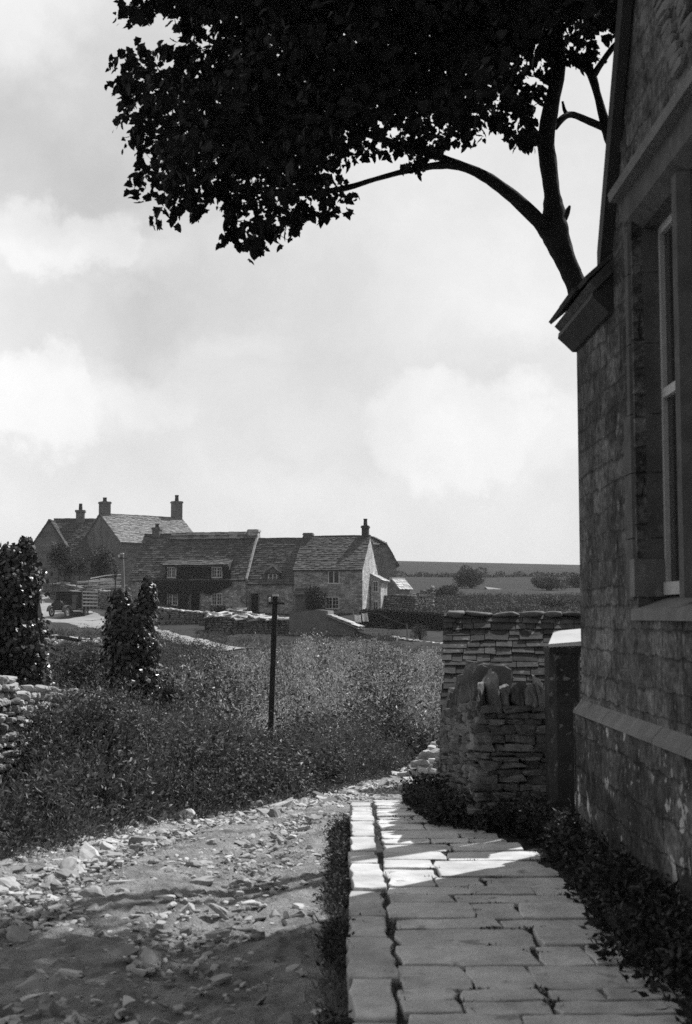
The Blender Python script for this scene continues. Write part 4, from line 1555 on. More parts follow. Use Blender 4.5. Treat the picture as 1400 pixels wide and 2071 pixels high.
# ivy covered stumps on the left
def ivy_stump(label, d, cols, n, size, loc_px):
    b = P(*loc_px, d)
    t = thing('ivy_clad_stump', label, 'ivy stump', (b.x, b.y, Tz(b.x, b.y)), group='ivy clad stumps left of the lane')
    g, tg = Geo(), Geo()
    tot = sum(c[4] for c in cols)
    for (pxc, py0, py1, w0, wt, w1) in cols:
        # px centre, bottom, top, half width bottom, weight, half width top
        m = int(n * wt / tot) if False else int(n * wt)
        t_ = rng.random(m) ** .9
        wd = (w0 + (w1 - w0) * t_) * (1 + .22 * np.sin(t_ * 17 + pxc) + .12 * np.sin(t_ * 41))
        wd *= np.sqrt(np.clip((1.02 - t_) * 9, 0, 1))
        az = rng.uniform(0, 2 * np.pi, m)
        rr_ = np.where(rng.random(m) < .8, rng.uniform(.8, 1.08, m), rng.uniform(.3, .8, m))
        stray = rng.random(m) < .09
        rr_ = np.where(stray, rng.uniform(1.0, 1.5, m), rr_)
        cx = pxc + 4 * np.sin(t_ * 9)
        py_ = py0 + (py1 - py0) * t_ + rng.normal(size=m) * 5
        yd_ = d + np.sin(az) * wd * rr_ * d / F
        p_ = unproj(cx + np.cos(az) * wd * rr_, py_, yd_)
        out = np.stack([np.cos(az), np.sin(az), np.full(m, .25)], 1)
        ax = norm(np.stack([rng.normal(size=m) * .5, rng.normal(size=m) * .5, -np.ones(m)], 1) + out * .35)
        L = size * rng.uniform(.6, 1.35, m)
        leaves(g, p_, ax, L, L * .95, IVYL, nhint=out)
        tg.tube([P(pxc, py0 + 30, d), P(pxc + 3, (py0 + py1) / 2, d), P(pxc, py1 + 18, d)], [w0 * .72 * d / F, w0 * .62 * d / F, w1 * .45 * d / F], 9, .1)
    g.build('ivy', m_ivy, t)
    tg.build('trunk', m_bark, t)


ivy_stump('taller ivy covered stump, behind the pale tumbled wall', 19.0,
          [(20, 1410, 1105, 62, .45, 46), (52, 1400, 1092, 46, .40, 18), (-60, 1420, 1130, 70, .4, 60), (70, 1400, 1240, 30, .12, 16)], 7600, .072, (20, 1420))
ivy_stump('ivy covered stump with a forked double top in front of the lorry road', 23.0,
          [(241, 1402, 1198, 30, .50, 23), (296, 1398, 1170, 25, .46, 13), (267, 1404, 1243, 40, .36, 38)], 5200, .075, (262, 1410))
bush('bush', 'dark low bush at the foot of the forked ivy stump', 340, 1385, 27, 34, 1800, .09, m_bush, ry=36)
bush('bush', 'dark spreading bush behind the tall ivy stump near the stone heap', 165, 1330, 52, 66, 3000, .16, m_bush, ry=28)

# ------------------------------------------------------------------ telegraph poles


def pole(label, d, base_px, top_px, wpx, cap=True):
    a, b = P(*base_px, d), P(*top_px, d)
    z0 = Tz(a.x, a.y)
    t = thing('telegraph_pole', label, 'pole', (a.x, a.y, min(z0, a.z)), group='telegraph poles')
    w = wpx * d / F
    dirv = (b - a).normalized()
    Geo().bar(a - dirv * (max(a.z - z0, 0) + .3), b, w, w, (0, 1, 0)).build('shaft', m_pole if wpx > 9 else m_wood, t)
    Geo().bar(b - dirv * .0, b + dirv * w * .40, w * 1.12, w * 1.12, (0, 1, 0)).build('cap', m_white, t)
    c = b - dirv * (w * 1.35)
    al = Vector((1, -.12, -.03)).normalized()
    Geo().bar(c - al * w * 1.15 + Vector((0, -w * .62, 0)), c + al * w * 1.9 + Vector((0, -w * .62, 0)), w * .35, w * .35).build('crossarm', m_pole, t)
    q = c - al * w * 1.0 + Vector((0, -w * .62, w * .2))
    g = Geo()
    g.tube([q, q + Vector((0, 0, w * .18)), q + Vector((0, 0, w * .5)), q + Vector((0, 0, w * .75)), q + Vector((0, 0, w * .95))], [w * .14, w * .27, w * .21, w * .26, w * .08], 10)
    g.build('insulator', m_porcelain, t, smooth=True)
    return t


pole('dark telegraph pole leaning slightly above the scrub, with a white insulator', 30, (546, 1524), (557, 1206), 10.5)
pole('distant grey telegraph pole by the garden wall below the farmhouse', 104, (250, 1215), (247, 1121), 6)

# ------------------------------------------------------------------ cottages


def gable_walls(g, x0, x1, y0, y1, zb, ze, zr, axis='x'):
    if axis == 'x':
        ym = (y0 + y1) / 2
        g.prism([(y0, zb), (y1, zb), (y1, ze), (ym, zr), (y0, ze)], 0, x0, x1)
    else:
        xm = (x0 + x1) / 2
        g.prism([(x0, zb), (x1, zb), (x1, ze), (xm, zr), (x0, ze)], 1, y0, y1)


def roof_x(g, x0, x1, y0, y1, ze, zr, oh=.22, course=.24, w=.32, ov=.1):
    ym = (y0 + y1) / 2
    k = (zr - ze) / (ym - y0)
    for (ya, s) in ((y0 - oh, 1), (y1 + oh, -1)):
        A, B = (x0 - ov, ya, ze - k * oh), (x1 + ov, ya, ze - k * oh)
        C, D = (x1 + ov, ym, zr), (x0 - ov, ym, zr)
        A, B, C, D = [(q[0], q[1], q[2] + .06) for q in (A, B, C, D)]
        if s < 0:
            A, B, C, D = B, A, D, C
        quad_deck(g, A, B, C, D, .06, .0)
        slates(g, A, B, C, D, course, w, .04, lift=.07)
    stn = []
    x = x0 - ov
    while x < x1 + ov:
        L = random.uniform(.4, .7)
        e = min(x + L, x1 + ov)
        g.box(x, e - .02, ym - .14, ym + .14, zr + .03, zr + .14 + random.uniform(-.02, .02))
        x += L


def roof_y(g, x0, x1, y0, y1, ze, zr, oh=.2, course=.24, w=.32, ov=.1):
    xm = (x0 + x1) / 2
    k = (zr - ze) / (xm - x0)
    A, B = (x0 - oh, y1 + ov, ze - k * oh + .06), (x0 - oh, y0 - ov, ze - k * oh + .06)
    C, D = (xm, y0 - ov, zr + .06), (xm, y1 + ov, zr + .06)
    quad_deck(g, A, B, C, D, .06, .0)
    slates(g, A, B, C, D, course, w, .04, lift=.07)
    A, B = (x1 + oh, y0 - ov, ze - k * oh + .06), (x1 + oh, y1 + ov, ze - k * oh + .06)
    C, D = (xm, y1 + ov, zr + .06), (xm, y0 - ov, zr + .06)
    quad_deck(g, A, B, C, D, .06, .0)
    slates(g, A, B, C, D, course, w, .04, lift=.07)
    g.box(xm - .14, xm + .14, y0 - ov, y1 + ov, zr + .05, zr + .16)


def chimney(root, x, y, z0, z1, w, d, pot=0.0, potr=.14, mat=None):
    g = Geo()
    g.box(x - w / 2, x + w / 2, y - d / 2, y + d / 2, z0, z1 - .22)
    g.box(x - w / 2 - .07, x + w / 2 + .07, y - d / 2 - .07, y + d / 2 + .07, z1 - .22, z1 - .08)
    g.box(x - w / 2 - .02, x + w / 2 + .02, y - d / 2 - .02, y + d / 2 + .02, z1 - .08, z1)
    c = g.build('chimney', mat or m_brick, root, local=True)
    if pot:
        Geo().tube([(x, y, z1), (x, y, z1 + pot * .8), (x, y, z1 + pot * .82), (x, y, z1 + pot)], [potr, potr * .82, potr, potr * .95], 12).build('pot', m_pot, c, local=True, smooth=False)
    return c


def window(root, x0, x1, z0, z1, y, cols=2, bars=(1, 2), frame_mat=None, face='y', dpt=.05):
    """casement window; the frame stands just proud of the wall. face 'y': facing -y; 'x': facing +x"""
    g, p = Geo(), Geo()
    t = .075

    def bx(G, a, b, c, d, near, far):
        if face == 'y':
            G.box(a, b, y - near, y - far, c, d)
        else:
            G.box(y + far, y + near, a, b, c, d)
    bx(g, x0, x1, z1 - t, z1, dpt, -.02)
    bx(g, x0 - .06, x1 + .06, z0 - .07, z0 + t * .6, dpt + .05, -.02)
    bx(g, x0, x0 + t, z0 + t * .6, z1 - t, dpt, -.02)
    bx(g, x1 - t, x1, z0 + t * .6, z1 - t, dpt, -.02)
    for k in range(1, cols):
        xm = x0 + (x1 - x0) * k / cols
        bx(g, xm - t * .55, xm + t * .55, z0 + t * .6, z1 - t, dpt - .004, -.02)
    for k in range(cols):
        a, b = x0 + (x1 - x0) * k / cols, x0 + (x1 - x0) * (k + 1) / cols
        for i in range(1, bars[0] + 1):
            xm = a + (b - a) * i / (bars[0] + 1)
            bx(g, xm - .016, xm + .016, z0 + t, z1 - t, dpt - .02, -.01)
        for i in range(1, bars[1] + 1):
            zm = z0 + (z1 - z0) * i / (bars[1] + 1)
            bx(g, a + t * .6, b - t * .6, zm - .016, zm + .016, dpt - .022, -.01)
    w = g.build('window', frame_mat or m_white, root, local=True)
    bx(p, x0 + t * .5, x1 - t * .5, z0 + t * .5, z1 - t * .5, .012, -.015)
    p.build('pane', m_glass, w, local=True)
    return w


def door(root, x0, x1, z0, z1, y, open_=False):
    g = Geo()
    g.box(x0 - .09, x0, y - .04, y + .02, z0, z1 + .09)
    g.box(x1, x1 + .09, y - .04, y + .02, z0, z1 + .09)
    g.box(x0, x1, y - .04, y + .02, z1, z1 + .09)
    fr_ = g.build('door_frame', m_wood, root, local=True)
    if open_:
        Geo().box(x0, x1, y - .012, y + .01, z0, z1).build('doorway_dark_sheet', m_room, root, local=True)  # flat dark sheet painting the unlit room behind the open door
        g = Geo()
        g.bar((x0 + .03, y - .06, (z0 + z1) / 2), (x0 + .30, y - .62, (z0 + z1) / 2), .05, z1 - z0 - .06)
        g.build('door', m_door, root, local=True)
    else:
        g = Geo()
        k = 5
        for i in range(k):
            a = x0 + (x1 - x0) * i / k
            g.box(a + .005, a + (x1 - x0) / k - .005, y - .03 - .004 * (i % 2), y + .01, z0, z1)
        g.build('door', m_door, root, local=True)


RZ_ROW = R(-13)
CO = P(733, 1243, 112.0)
row = Frame((CO.x, CO.y, CO.z), RZ_ROW)
rz0 = CO.z


def sub_frame(x, y=0.0):
    q = row.world(x, y, 0)
    return Frame((q.x, q.y, q.z), RZ_ROW)


# --- right-hand house (D)
fD = row
xl_, _ = fD.at(595, 1200)
_, zeD = fD.at(700, 1151)
DEP = 7.0
_, zrD = fD.at(690, 1086, DEP / 2)
houseD = thing('stone_house', 'two storey stone house with sunlit gable end and tall chimney, right of the row', 'house', tuple(fD.o), RZ_ROW)
g = Geo()
gable_walls(g, xl_, 0, 0, DEP, -1.5, zeD, zrD)
g.build('wall', m_wall_cot, houseD, local=True)
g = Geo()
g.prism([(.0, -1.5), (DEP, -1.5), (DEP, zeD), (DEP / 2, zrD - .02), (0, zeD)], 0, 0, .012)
g.build('gable_wall', m_wall_lit, houseD, local=True)  # thin lighter skin over the gable, sunlight painted into its tone
tag(houseD.children[-1], 'rubble gable end paled with painted sunlight')
g = Geo()
roof_x(g, xl_, 0, 0, DEP, zeD, zrD, ov=.05)
g.build('roof', m_slate, houseD, local=True)
xa, za = fD.at(664, 1180)
xb, zb = fD.at(687, 1153)
window(houseD, xa, xb, za, zb - .05, 0, 2, (0, 0))
xa, za = fD.at(659, 1231)
xb, zb = fD.at(686, 1207)
window(houseD, xa, xb, za, zb, 0, 2, (1, 2))
chimney(houseD, -.42, DEP / 2, zrD - .6, fD.at(744, 1063, DEP / 2)[1], .58, .62, .62, .19, m_pot)
x_, z_ = fD.at(624, 1078, DEP / 2)
chimney(houseD, x_, DEP / 2, zrD - .5, z_, .8, .6, 0)
# lean-to wing at the back right
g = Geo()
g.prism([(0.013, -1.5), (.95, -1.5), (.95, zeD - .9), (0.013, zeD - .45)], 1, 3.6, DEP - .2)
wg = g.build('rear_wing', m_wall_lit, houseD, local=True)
g = Geo()
slates(g, (1.2, 3.45, zeD - .98), (1.2, DEP, zeD - .98), (.02, DEP, zeD - .35), (.02, 3.45, zeD - .35), .3, .4, .04)
quad_deck(g, (1.2, 3.45, zeD - .98), (1.2, DEP, zeD - .98), (.02, DEP, zeD - .35), (.02, 3.45, zeD - .35), .06, .02)
g.build('wing_roof', m_slab, houseD, local=True)
window(houseD, .22, .75, 2.05, 3.0, 3.6, 1, (1, 1))
window(houseD, .22, .75, -.1, 1.2, 3.6, 1, (1, 2))
Geo().tube([(.06, .35 + 2.9, -1), (.06, 3.25, 2.6)], [.04, .04], 6).build('downpipe', m_tar, houseD, local=True)
# porch shed against the front
psh = thing('porch_shed', 'small boarded porch shed with a little sloping roof against the stone house', 'shed', tuple(fD.world(fD.at(611, 1240)[0], -.5, 0)), RZ_ROW)
xa, za = fD.at(597, 1240, -.9)
xb, zb = fD.at(626, 1205, -.9)
g = Geo()
WX_ = lambda x, y, z: tuple(fD.world(x, y, z))


def lbox(g, F_, x0, x1, y0, y1, z0, z1):
    g.raw([tuple(F_.world(*(np.array([(x0 + x1) / 2, (y0 + y1) / 2, (z0 + z1) / 2]) + q * np.array([(x1 - x0) / 2, (y1 - y0) / 2, (z1 - z0) / 2])))) for q in BOXV], [list(q) for q in BOXF])


k = 6
for i in range(k):
    a = xa + (xb - xa) * i / k
    lbox(g, fD, a + .006, a + (xb - xa) / k - .006, -.9 - .006 * (i % 2), -.05, -1.2, zb)
g.build('boards', m_wood, psh)
g = Geo()
quad_deck(g, WX_(xa - .12, -1.1, zb + .02), WX_(xb + .12, -1.1, zb + .02), WX_(xb + .12, -.03, zb + .6), WX_(xa - .12, -.03, zb + .6), .06, -.02)
slates(g, WX_(xa - .12, -1.1, zb + .05), WX_(xb + .12, -1.1, zb + .05), WX_(xb + .12, -.03, zb + .63), WX_(xa - .12, -.03, zb + .63), .3, .35, .03)
g.build('roof', m_slate, psh)

# --- middle cottage (C)
xCa, _ = row.at(499, 1200, .25)
fC = sub_frame(xCa, .25)
wC = (xl_ - xCa) - .02
_, zeC = fC.at(545, 1178)
_, zrC = fC.at(560, 1091, DEP / 2)
houseC = thing('stone_cottage', 'low middle cottage with one small dormer window in its slate roof', 'cottage', tuple(fC.o), RZ_ROW, 'cottages in the row')
g = Geo()
gable_walls(g, 0, wC, 0, DEP - .3, -1.5, zeC, zrC)
g.build('wall', m_wall_cot, houseC, local=True)
g = Geo()
roof_x(g, .05, wC, 0, DEP - .3, zeC, zrC, ov=.0)
g.build('roof', m_slate, houseC, local=True)
xa, za = fC.at(503, 1234)
xb, zb = fC.at(523, 1201)
door(houseC, xa + .1, xb, za - .3, zb, 0, True)
xa, za = fC.at(540, 1226)
xb, zb = fC.at(562, 1203)
window(houseC, xa, xb, za, zb, 0, 2, (0, 1), m_wood)
# dormer
kC = (zrC - zeC) / ((DEP - .3) / 2)
yd0 = .12
xa, za = fC.at(543, 1177, yd0)
xb, zb = fC.at(561, 1160, yd0)
g = Geo()
g.box(xa - .12, xb + .12, yd0, yd0 + 1.6, za - .4, zb + .08)
g.build('dormer_wall', m_wood, houseC, local=True)
g = Geo()
ztop = zb + .62
for s in (0, 1):
    xm = (xa + xb) / 2
    if s == 0:
        A, B, C, D = (xa - .34, yd0 + 2.2, zb), (xa - .34, yd0 - .2, zb), (xm, yd0 + .25, ztop), (xm, yd0 + 2.2, ztop)
    else:
        A, B, C, D = (xb + .34, yd0 - .2, zb), (xb + .34, yd0 + 2.2, zb), (xm, yd0 + 2.2, ztop), (xm, yd0 + .25, ztop)
    quad_deck(g, A, B, C, D, .05, .0)
    slates(g, A, B, C, D, .25, .3, .03)
A, B, C, D = (xa - .34, yd0 - .2, zb), (xb + .34, yd0 - .2, zb), (xm + .02, yd0 + .25, ztop), (xm - .02, yd0 + .25, ztop)
slates(g, A, B, C, D, .25, .3, .03)
quad_deck(g, A, B, C, D, .05, .0)
g.build('dormer_roof', m_slate, houseC, local=True)
window(houseC, xa, xb, za - .02, zb, yd0, 2, (0, 1))

# --- ivy cottage (B)
xBa, _ = row.at(266, 1200, .1)
fB = sub_frame(xBa, .1)
wB = (xCa - xBa)
_, zeB = fB.at(480, 1170)
_, zeM = fB.at(400, 1144, -.25)
_, zrB = fB.at(420, 1081, DEP / 2)
xM0, _ = fB.at(334, 1140)
xM1, _ = fB.at(462, 1140)
houseB = thing('ivy_cottage', 'long slate roofed cottage with ivy spreading over its front and two chimneys', 'cottage', tuple(fB.o), RZ_ROW, 'cottages in the row')
g = Geo()
gable_walls(g, 0, wB, 0, DEP, -1.5, zeB, zrB)
g.box(xM0 + .1, xM1 - .1, -.012, 1.2, zeB - .8, zeM - .05)
g.build('wall', m_wall_cot, houseB, local=True)
ymB = DEP / 2
kB = (zrB - zeB) / ymB
g = Geo()
roof_x(g, 0, wB, 0, DEP, zeB, zrB, ov=.12)
# raised eyebrow section over the upper windows
yk = 1.35
zk = zeB + kB * yk + .12
A, B, C, D = (xM0 - .1, -.35, zeM), (xM1 + .1, -.35, zeM), (xM1 + .1, yk, zk), (xM0 - .1, yk, zk)
slates(g, A, B, C, D, .3, .42, .04, lift=.07)
quad_deck(g, A, B, C, D, .06, .02)
g.prism([(0, zeB - .1), (yk, zk - .08), (0, zeM - .1)], 0, xM0 - .05, xM0 + .05)
g.prism([(0, zeB - .1), (yk, zk - .08), (0, zeM - .1)], 0, xM1 - .05, xM1 + .05)
# stepped upper band of larger stone slates
z1 = zrB - .72
y1 = ymB - .72 / kB
slates(g, (xM0 - .6, y1, z1 + .19), (wB, y1, z1 + .19), (wB, ymB, zrB + .16), (xM0 - .6, ymB, zrB + .16), .36, .5, .05, lift=.08)
g.build('roof', m_slate, houseB, local=True)
for (pa, pb, qa, qb) in ((338, 357, 1168, 1147), (428, 450, 1168, 1147), (338, 360, 1224, 1200), (428, 450, 1223, 1200)):
    xa, za = fB.at(pa, qa, -.02)
    xb, zb = fB.at(pb, qb, -.02)
    window(houseB, xa, xb, za, zb, -.012, 2, (1, 2))
xa, za = fB.at(384, 1246)
xb, zb = fB.at(404, 1200)
door(houseB, xa, xb, za - .2, zb, 0, True)
x_, z_ = fB.at(318, 1067, ymB)
chimney(houseB, x_, ymB, zrB - .8, z_, .72, .7, .32, .2)
x_, z_ = fB.at(515, 1071, ymB)
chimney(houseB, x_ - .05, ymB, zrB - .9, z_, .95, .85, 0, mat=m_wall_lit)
g = Geo()                           # mortar fillet where the lower roof meets the gable
g.raw([(wB - .02, -.2, zeB - kB * .2 + .10), (wB + .16, -.2, zeB - kB * .2 + .10), (wB + .16, ymB, zrB + .06), (wB - .02, ymB, zrB + .06),
       (wB - .02, -.2, zeB - kB * .2 + .26), (wB + .16, -.2, zeB - kB * .2 + .26), (wB + .16, ymB, zrB + .24), (wB - .02, ymB, zrB + .24)], [list(q) for q in BOXF])
g.build('verge_fillet', m_slab, houseB, local=True)
# ivy on the front
iv = thing('climbing_ivy', 'dark ivy climbing the front of the long cottage between its windows', 'ivy', tuple(fB.world(xM0 + 2, -.1, 0)), RZ_ROW)
g = Geo()
n = 15000
qx, qy = rng.uniform(280, 474, n), rng.uniform(1144, 1246, n)
ivy_poly = np.array([(283, 1190), (290, 1172), (333, 1168), (336, 1146), (462, 1146), (466, 1168), (470, 1182), (440, 1196), (425, 1200), (408, 1196), (380, 1200), (378, 1244), (284, 1246)], float)
ok = inside(qx, qy, ivy_poly)
for (a, b, c, d) in ((338, 357, 1147, 1168), (428, 450, 1147, 1168), (338, 360, 1200, 1225), (382, 406, 1200, 1250)):
    ok &= ~((qx > a - 1) & (qx < b + 1) & (qy > c - 1) & (qy < d + 1))
qx, qy = qx[ok], qy[ok]
loc_ = np.array([fB.at(a, b, -.12) for a, b in zip(qx, qy)])
wp = np.array([tuple(fB.world(a, -.06 - .16 * random.random(), b)) for a, b in loc_])
out = np.array([tuple(fB.W.to_3x3() @ Vector((0, -1, .3)))] * len(wp))
ax = norm(np.stack([rng.normal(size=len(wp)) * .6, rng.normal(size=len(wp)) * .4, -np.ones(len(wp))], 1))
leaves(g, wp, ax, rng.uniform(.12, .24, len(wp)), rng.uniform(.10, .2, len(wp)), IVYL, nhint=out)
g.build('foliage', m_ivy_far, iv)

# climbing bush on the house front
bush('wall_shrub', 'round dark shrub against the front of the stone house', 641, 1204, 110.5, 24, 2600, .20, m_bush, ry=24, cat='shrub')
bush('garden_shrub', 'low dark shrub under the right window of the ivy cottage', 445, 1232, 109, 22, 1200, .18, m_bush, ry=9, cat='shrub')

# --- barn behind (E)
BO = P(754, 1240, 128)
fE = Frame((BO.x, BO.y, BO.z), R(2))
barn = thing('hipped_barn', 'tall barn with a half hipped roof rising behind the stone house', 'barn', tuple(fE.o), R(2))
xh, zeE = fE.at(802, 1138)
xk, zk = fE.at(783, 1104)
_, ztE = fE.at(754, 1086, 1.6)
g = Geo()
g.prism([(-xh, -2), (xh, -2), (xh, zeE), (xk, zk), (-xk, zk), (-xh, zeE)], 1, 0, 12)
g.build('wall', m_wall_farm, barn, local=True)
g = Geo()
sl = (zk - zeE) / (xh - xk)
ov_ = .25
for s in (1, -1):
    A0, A1 = (s * (xh + ov_), -.2, zeE - sl * ov_ + .05), (s * (xh + ov_), 12, zeE - sl * ov_ + .05)
    K0, K1 = (s * xk, -.2, zk + .05), (s * xk, 12, zk + .05)
    R0, R1 = (0, 1.7, ztE), (0, 12, ztE)
    if s > 0:
        slates(g, A0, A1, K1, K0, .32, .42, .04)
        slates(g, K0, K1, R1, R0, .32, .42, .04)
        quad_deck(g, A0, A1, K1, K0, .08, .0)
        quad_deck(g, K0, K1, R1, R0, .08, .0)
    else:
        quad_deck(g, A1, A0, K0, K1, .08, .0)
        quad_deck(g, K1, K0, R0, R1, .08, .0)
slates(g, (-xk, -.25, zk + .05), (xk, -.25, zk + .05), (.05, 1.7, ztE), (-.05, 1.7, ztE), .32, .42, .04)
quad_deck(g, (-xk, -.25, zk + .05), (xk, -.25, zk + .05), (.05, 1.7, ztE), (-.05, 1.7, ztE), .08, .0)
g.build('roof', m_slate, barn, local=True)

# --- small outbuilding (G)
GO = P(792, 1205, 124)
fG = Frame((GO.x, GO.y, GO.z), R(-32))
ogb = thing('small_outhouse', 'small dark outhouse with a sunlit slab roof right of the barn', 'outhouse', tuple(fG.o), R(-32))
g = Geo()
gable_walls(g, -.75, .75, 0, 2.4, -1.5, .75, 1.6, 'y')
g.build('wall', m_wall_farm, ogb, local=True)
g = Geo()
roof_y(g, -.75, .75, 0, 2.4, .75, 1.6)
g.build('roof', m_slab, ogb, local=True)

# --- farmhouse (A)
AO = P(243, 1150, 136)
rzA = math.atan2(5.5, 7.0)
fA = Frame((AO.x, AO.y, AO.z), rzA)      # x along the ridge (right and away), y to the left and away
farm = thing('farmhouse', 'large stone farmhouse with bright slate roof and three chimneys on the left skyline', 'house', tuple(fA.o), rzA)
gw = 6.6


def fA_at(px, py, xl0):
    """pixel on the plane local x = xl0 -> (y, z)"""
    c = fA.I @ CAMLOC
    d = fA.I.to_3x3() @ ray(px, py)
    q = c + d * ((xl0 - c.x) / d.x)
    return q.y, q.z


yA1, _ = fA_at(162, 1100, 0)
_, zeA = fA_at(243, 1096, 0)
ya_, zrA = fA_at(205, 1040, 0)
gw = max(4.5, min(9.0, yA1))
LA = 10.1
g = Geo()
gable_walls(g, 0, LA, 0, gw, -3, zeA, zrA)
# left wing: ridge parallel to the view's x axis, built in the same frame rotated back
g.build('wall', m_wall_farm, farm, local=True)
g = Geo()
roof_x(g, 0, LA, 0, gw, zeA, zrA, oh=.25)
g.build('roof', m_slate_farm, farm, local=True)
zc1 = fA_at(205, 1014, 0)[1]
chimney(farm, .5, gw / 2, zrA - .6, zc1, .95, .95, .45, .24)
chimney(farm, LA - .5, gw / 2, zrA - .6, zc1 + .55, .95, .95, .7, .24)
window(farm, 3.1, 3.9, zeA - 1.35, zeA - .3, 0, 2, (0, 1), m_wood)
# wing
fW = Frame((AO.x, AO.y + 5, AO.z), R(3))
xa, _ = fW.at(98, 1100, -1.0)
xb, _ = fW.at(215, 1100, 0)
_, zew = fW.at(150, 1128, 0)
_, zrw = fW.at(150, 1051, 3)
g = Geo()
V = []
W2 = Geo()


def to_world(F_, geo):
    for i, v in enumerate(geo.v):
        w = np.array(F_.W)
        geo.v[i] = v @ w[:3, :3].T + w[:3, 3]
    return geo


gable_walls(W2, xa, xb, 0, 6, -3, zew, zrw)
xg0, zge = fW.at(68, 1100, -1.2)
xg1, _ = fW.at(130, 1100, -1.2)
_, zgr = fW.at(100, 1053, -1.2)
gable_walls(W2, xg0, xg1, -1.2, 5, -3, zge, zgr, 'y')
to_world(fW, W2).build('wing_wall', m_wall_farm, farm)
W3 = Geo()
roof_x(W3, xa, xb, 0, 6, zew, zrw)
roof_y(W3, xg0, xg1, -1.2, 4.5, zge, zgr)
to_world(fW, W3).build('wing_roof', m_slate, farm)
W4 = Geo()
x_, z_ = fW.at(163, 1032, 3)
W4.box(x_ - .45, x_ + .45, 2.6, 3.4, zrw - .5, z_ - .25)
W4.box(x_ - .55, x_ + .55, 2.5, 3.5, z_ - .25, z_)
c = to_world(fW, W4).build('chimney', m_brick, farm)
W5 = Geo().tube([(x_, 3, z_), (x_, 3, z_ + .75)], [.22, .18], 10)
to_world(fW, W5).build('pot', m_pot, c)

# ------------------------------------------------------------------ garden walls, heaps and sheds below the cottages


def wpath(pts, top):
    """pts: (px, py_top, depth)"""
    out = []
    for (px, py, d) in pts:
        q = P(px, py, d)
        out.append((q.x, q.y, min(Tz(q.x, q.y) - .2, q.z - .9), q.z))
    return out


wall_thing('garden_wall', 'low garden wall with a row of pale stones on top in front of the ivy cottage',
           wpath([(316, 1230, 99), (380, 1237, 98), (420, 1240, 96), (458, 1246, 94)], 0), .4, m_dry_far, cope=dict(len=(.2, .45), h=(.08, .16), mat=m_slab), seed=11,
           lh=(.12, .2), ll=(.25, .6))
# shed roofed with heaped slabs
sh1 = wpath([(425, 1250, 91), (500, 1252, 90), (584, 1255, 89)], 0)
hs_ = thing('slab_roofed_shed', 'long low shed piled with loose white stone slabs, left of the rendered shed', 'shed', sh1[0][:3])
g = Geo()
drystone(g, [(a, b, c - .6, d) for a, b, c, d in sh1], .5, (.12, .22), (.2, .5), 12)
for k in range(2):
    p0, p1 = sh1[k], sh1[k + 1]
g.build('stones', m_dry_far, hs_, smooth=True)
g = Geo()
wall_core(g, [(a, b + .9, c - .8, d - .05) for a, b, c, d in sh1], 2.1)
g.build('core', m_core, hs_)
g = Geo()
n = 130
t = rng.random(n)
ax_ = np.interp(t, [0, 1], [sh1[0][0] - .1, sh1[2][0]])
ay_ = np.interp(t, [0, 1], [sh1[0][1], sh1[2][1]]) + rng.uniform(-.25, 1.7, n)
hump = np.interp(t, [0, .3, .38, .6, 1], [0.1, .75, .85, .5, .12]) * rng.random(n) * np.clip(1.1 - np.abs(ay_ - sh1[0][1] - .8) / 1.6, .1, 1)
az_ = np.interp(t, [0, 1], [sh1[0][3], sh1[2][3]]) + .06 + hump
s3 = rng.uniform(.22, .55, n)
V = BOXV[None] * np.stack([s3, s3 * rng.uniform(.6, 1, n), np.full(n, .035)], 1)[:, None, :] * (1 + rng.normal(size=(n, 8, 3)) * .10)
a = rng.uniform(0, 6.28, n)
tl = rng.normal(size=n) * .14
x, y, z = V[..., 0], V[..., 1], V[..., 2]
x, z = x * np.cos(tl)[:, None] + z * np.sin(tl)[:, None], -x * np.sin(tl)[:, None] + z * np.cos(tl)[:, None]
tl2 = rng.normal(size=n) * .14 - .05
y, z = y * np.cos(tl2)[:, None] - z * np.sin(tl2)[:, None], y * np.sin(tl2)[:, None] + z * np.cos(tl2)[:, None]
V = np.stack([x * np.cos(a)[:, None] - y * np.sin(a)[:, None], x * np.sin(a)[:, None] + y * np.cos(a)[:, None], z], -1) + np.stack([ax_, ay_, az_], 1)[:, None]
g.multi(V, BOXF)
g.build('roof_slabs', m_slab, hs_)

# rendered shed with a sloping top
rs = thing('rendered_shed', 'smooth rendered shed wall with a sloping slab roof in front of the stone house', 'shed', tuple(P(640, 1300, 87)))
d0 = 87.0
poly_px = [(585, 1240), (640, 1233), (663, 1235), (664, 1248), (722, 1272), (722, 1312), (585, 1312)]
V = []
for dd in (0, 2.2):
    for (a, b) in poly_px:
        q = P(a, b, d0)
        V.append((q.x + dd * .18, q.y + dd, q.z - (1.5 if b > 1300 else 0)))
k = len(poly_px)
Geo().raw(V, [list(range(k)), list(range(k, 2 * k))[::-1]] + [[i, (i + 1) % k, k + (i + 1) % k, k + i][::-1] for i in range(k)]).build('wall', m_render_wall, rs)
q0, q1 = P(661, 1246, d0), P(722, 1271, d0)
A, B, C, D = (q1.x + .1, q1.y - .25, q1.z), (q1.x + .5, q1.y + 2.3, q1.z), (q0.x + .4, q0.y + 2.3, q0.z + .05), (q0.x, q0.y - .25, q0.z + .05)
g = Geo()
slates(g, A, B, C, D, .42, .75, .05, lift=.09, jit=.06)
quad_deck(g, A, B, C, D, .05, .0)
g.build('roof_slabs', m_slab, rs)
wall_thing('garden_wall', 'low garden wall sloping down from the rendered shed to the wooden gate',
           wpath([(722, 1273, 87), (745, 1282, 86), (764, 1286, 85)], 0), .4, m_dry_far, seed=15, lh=(.12, .2), ll=(.2, .5))
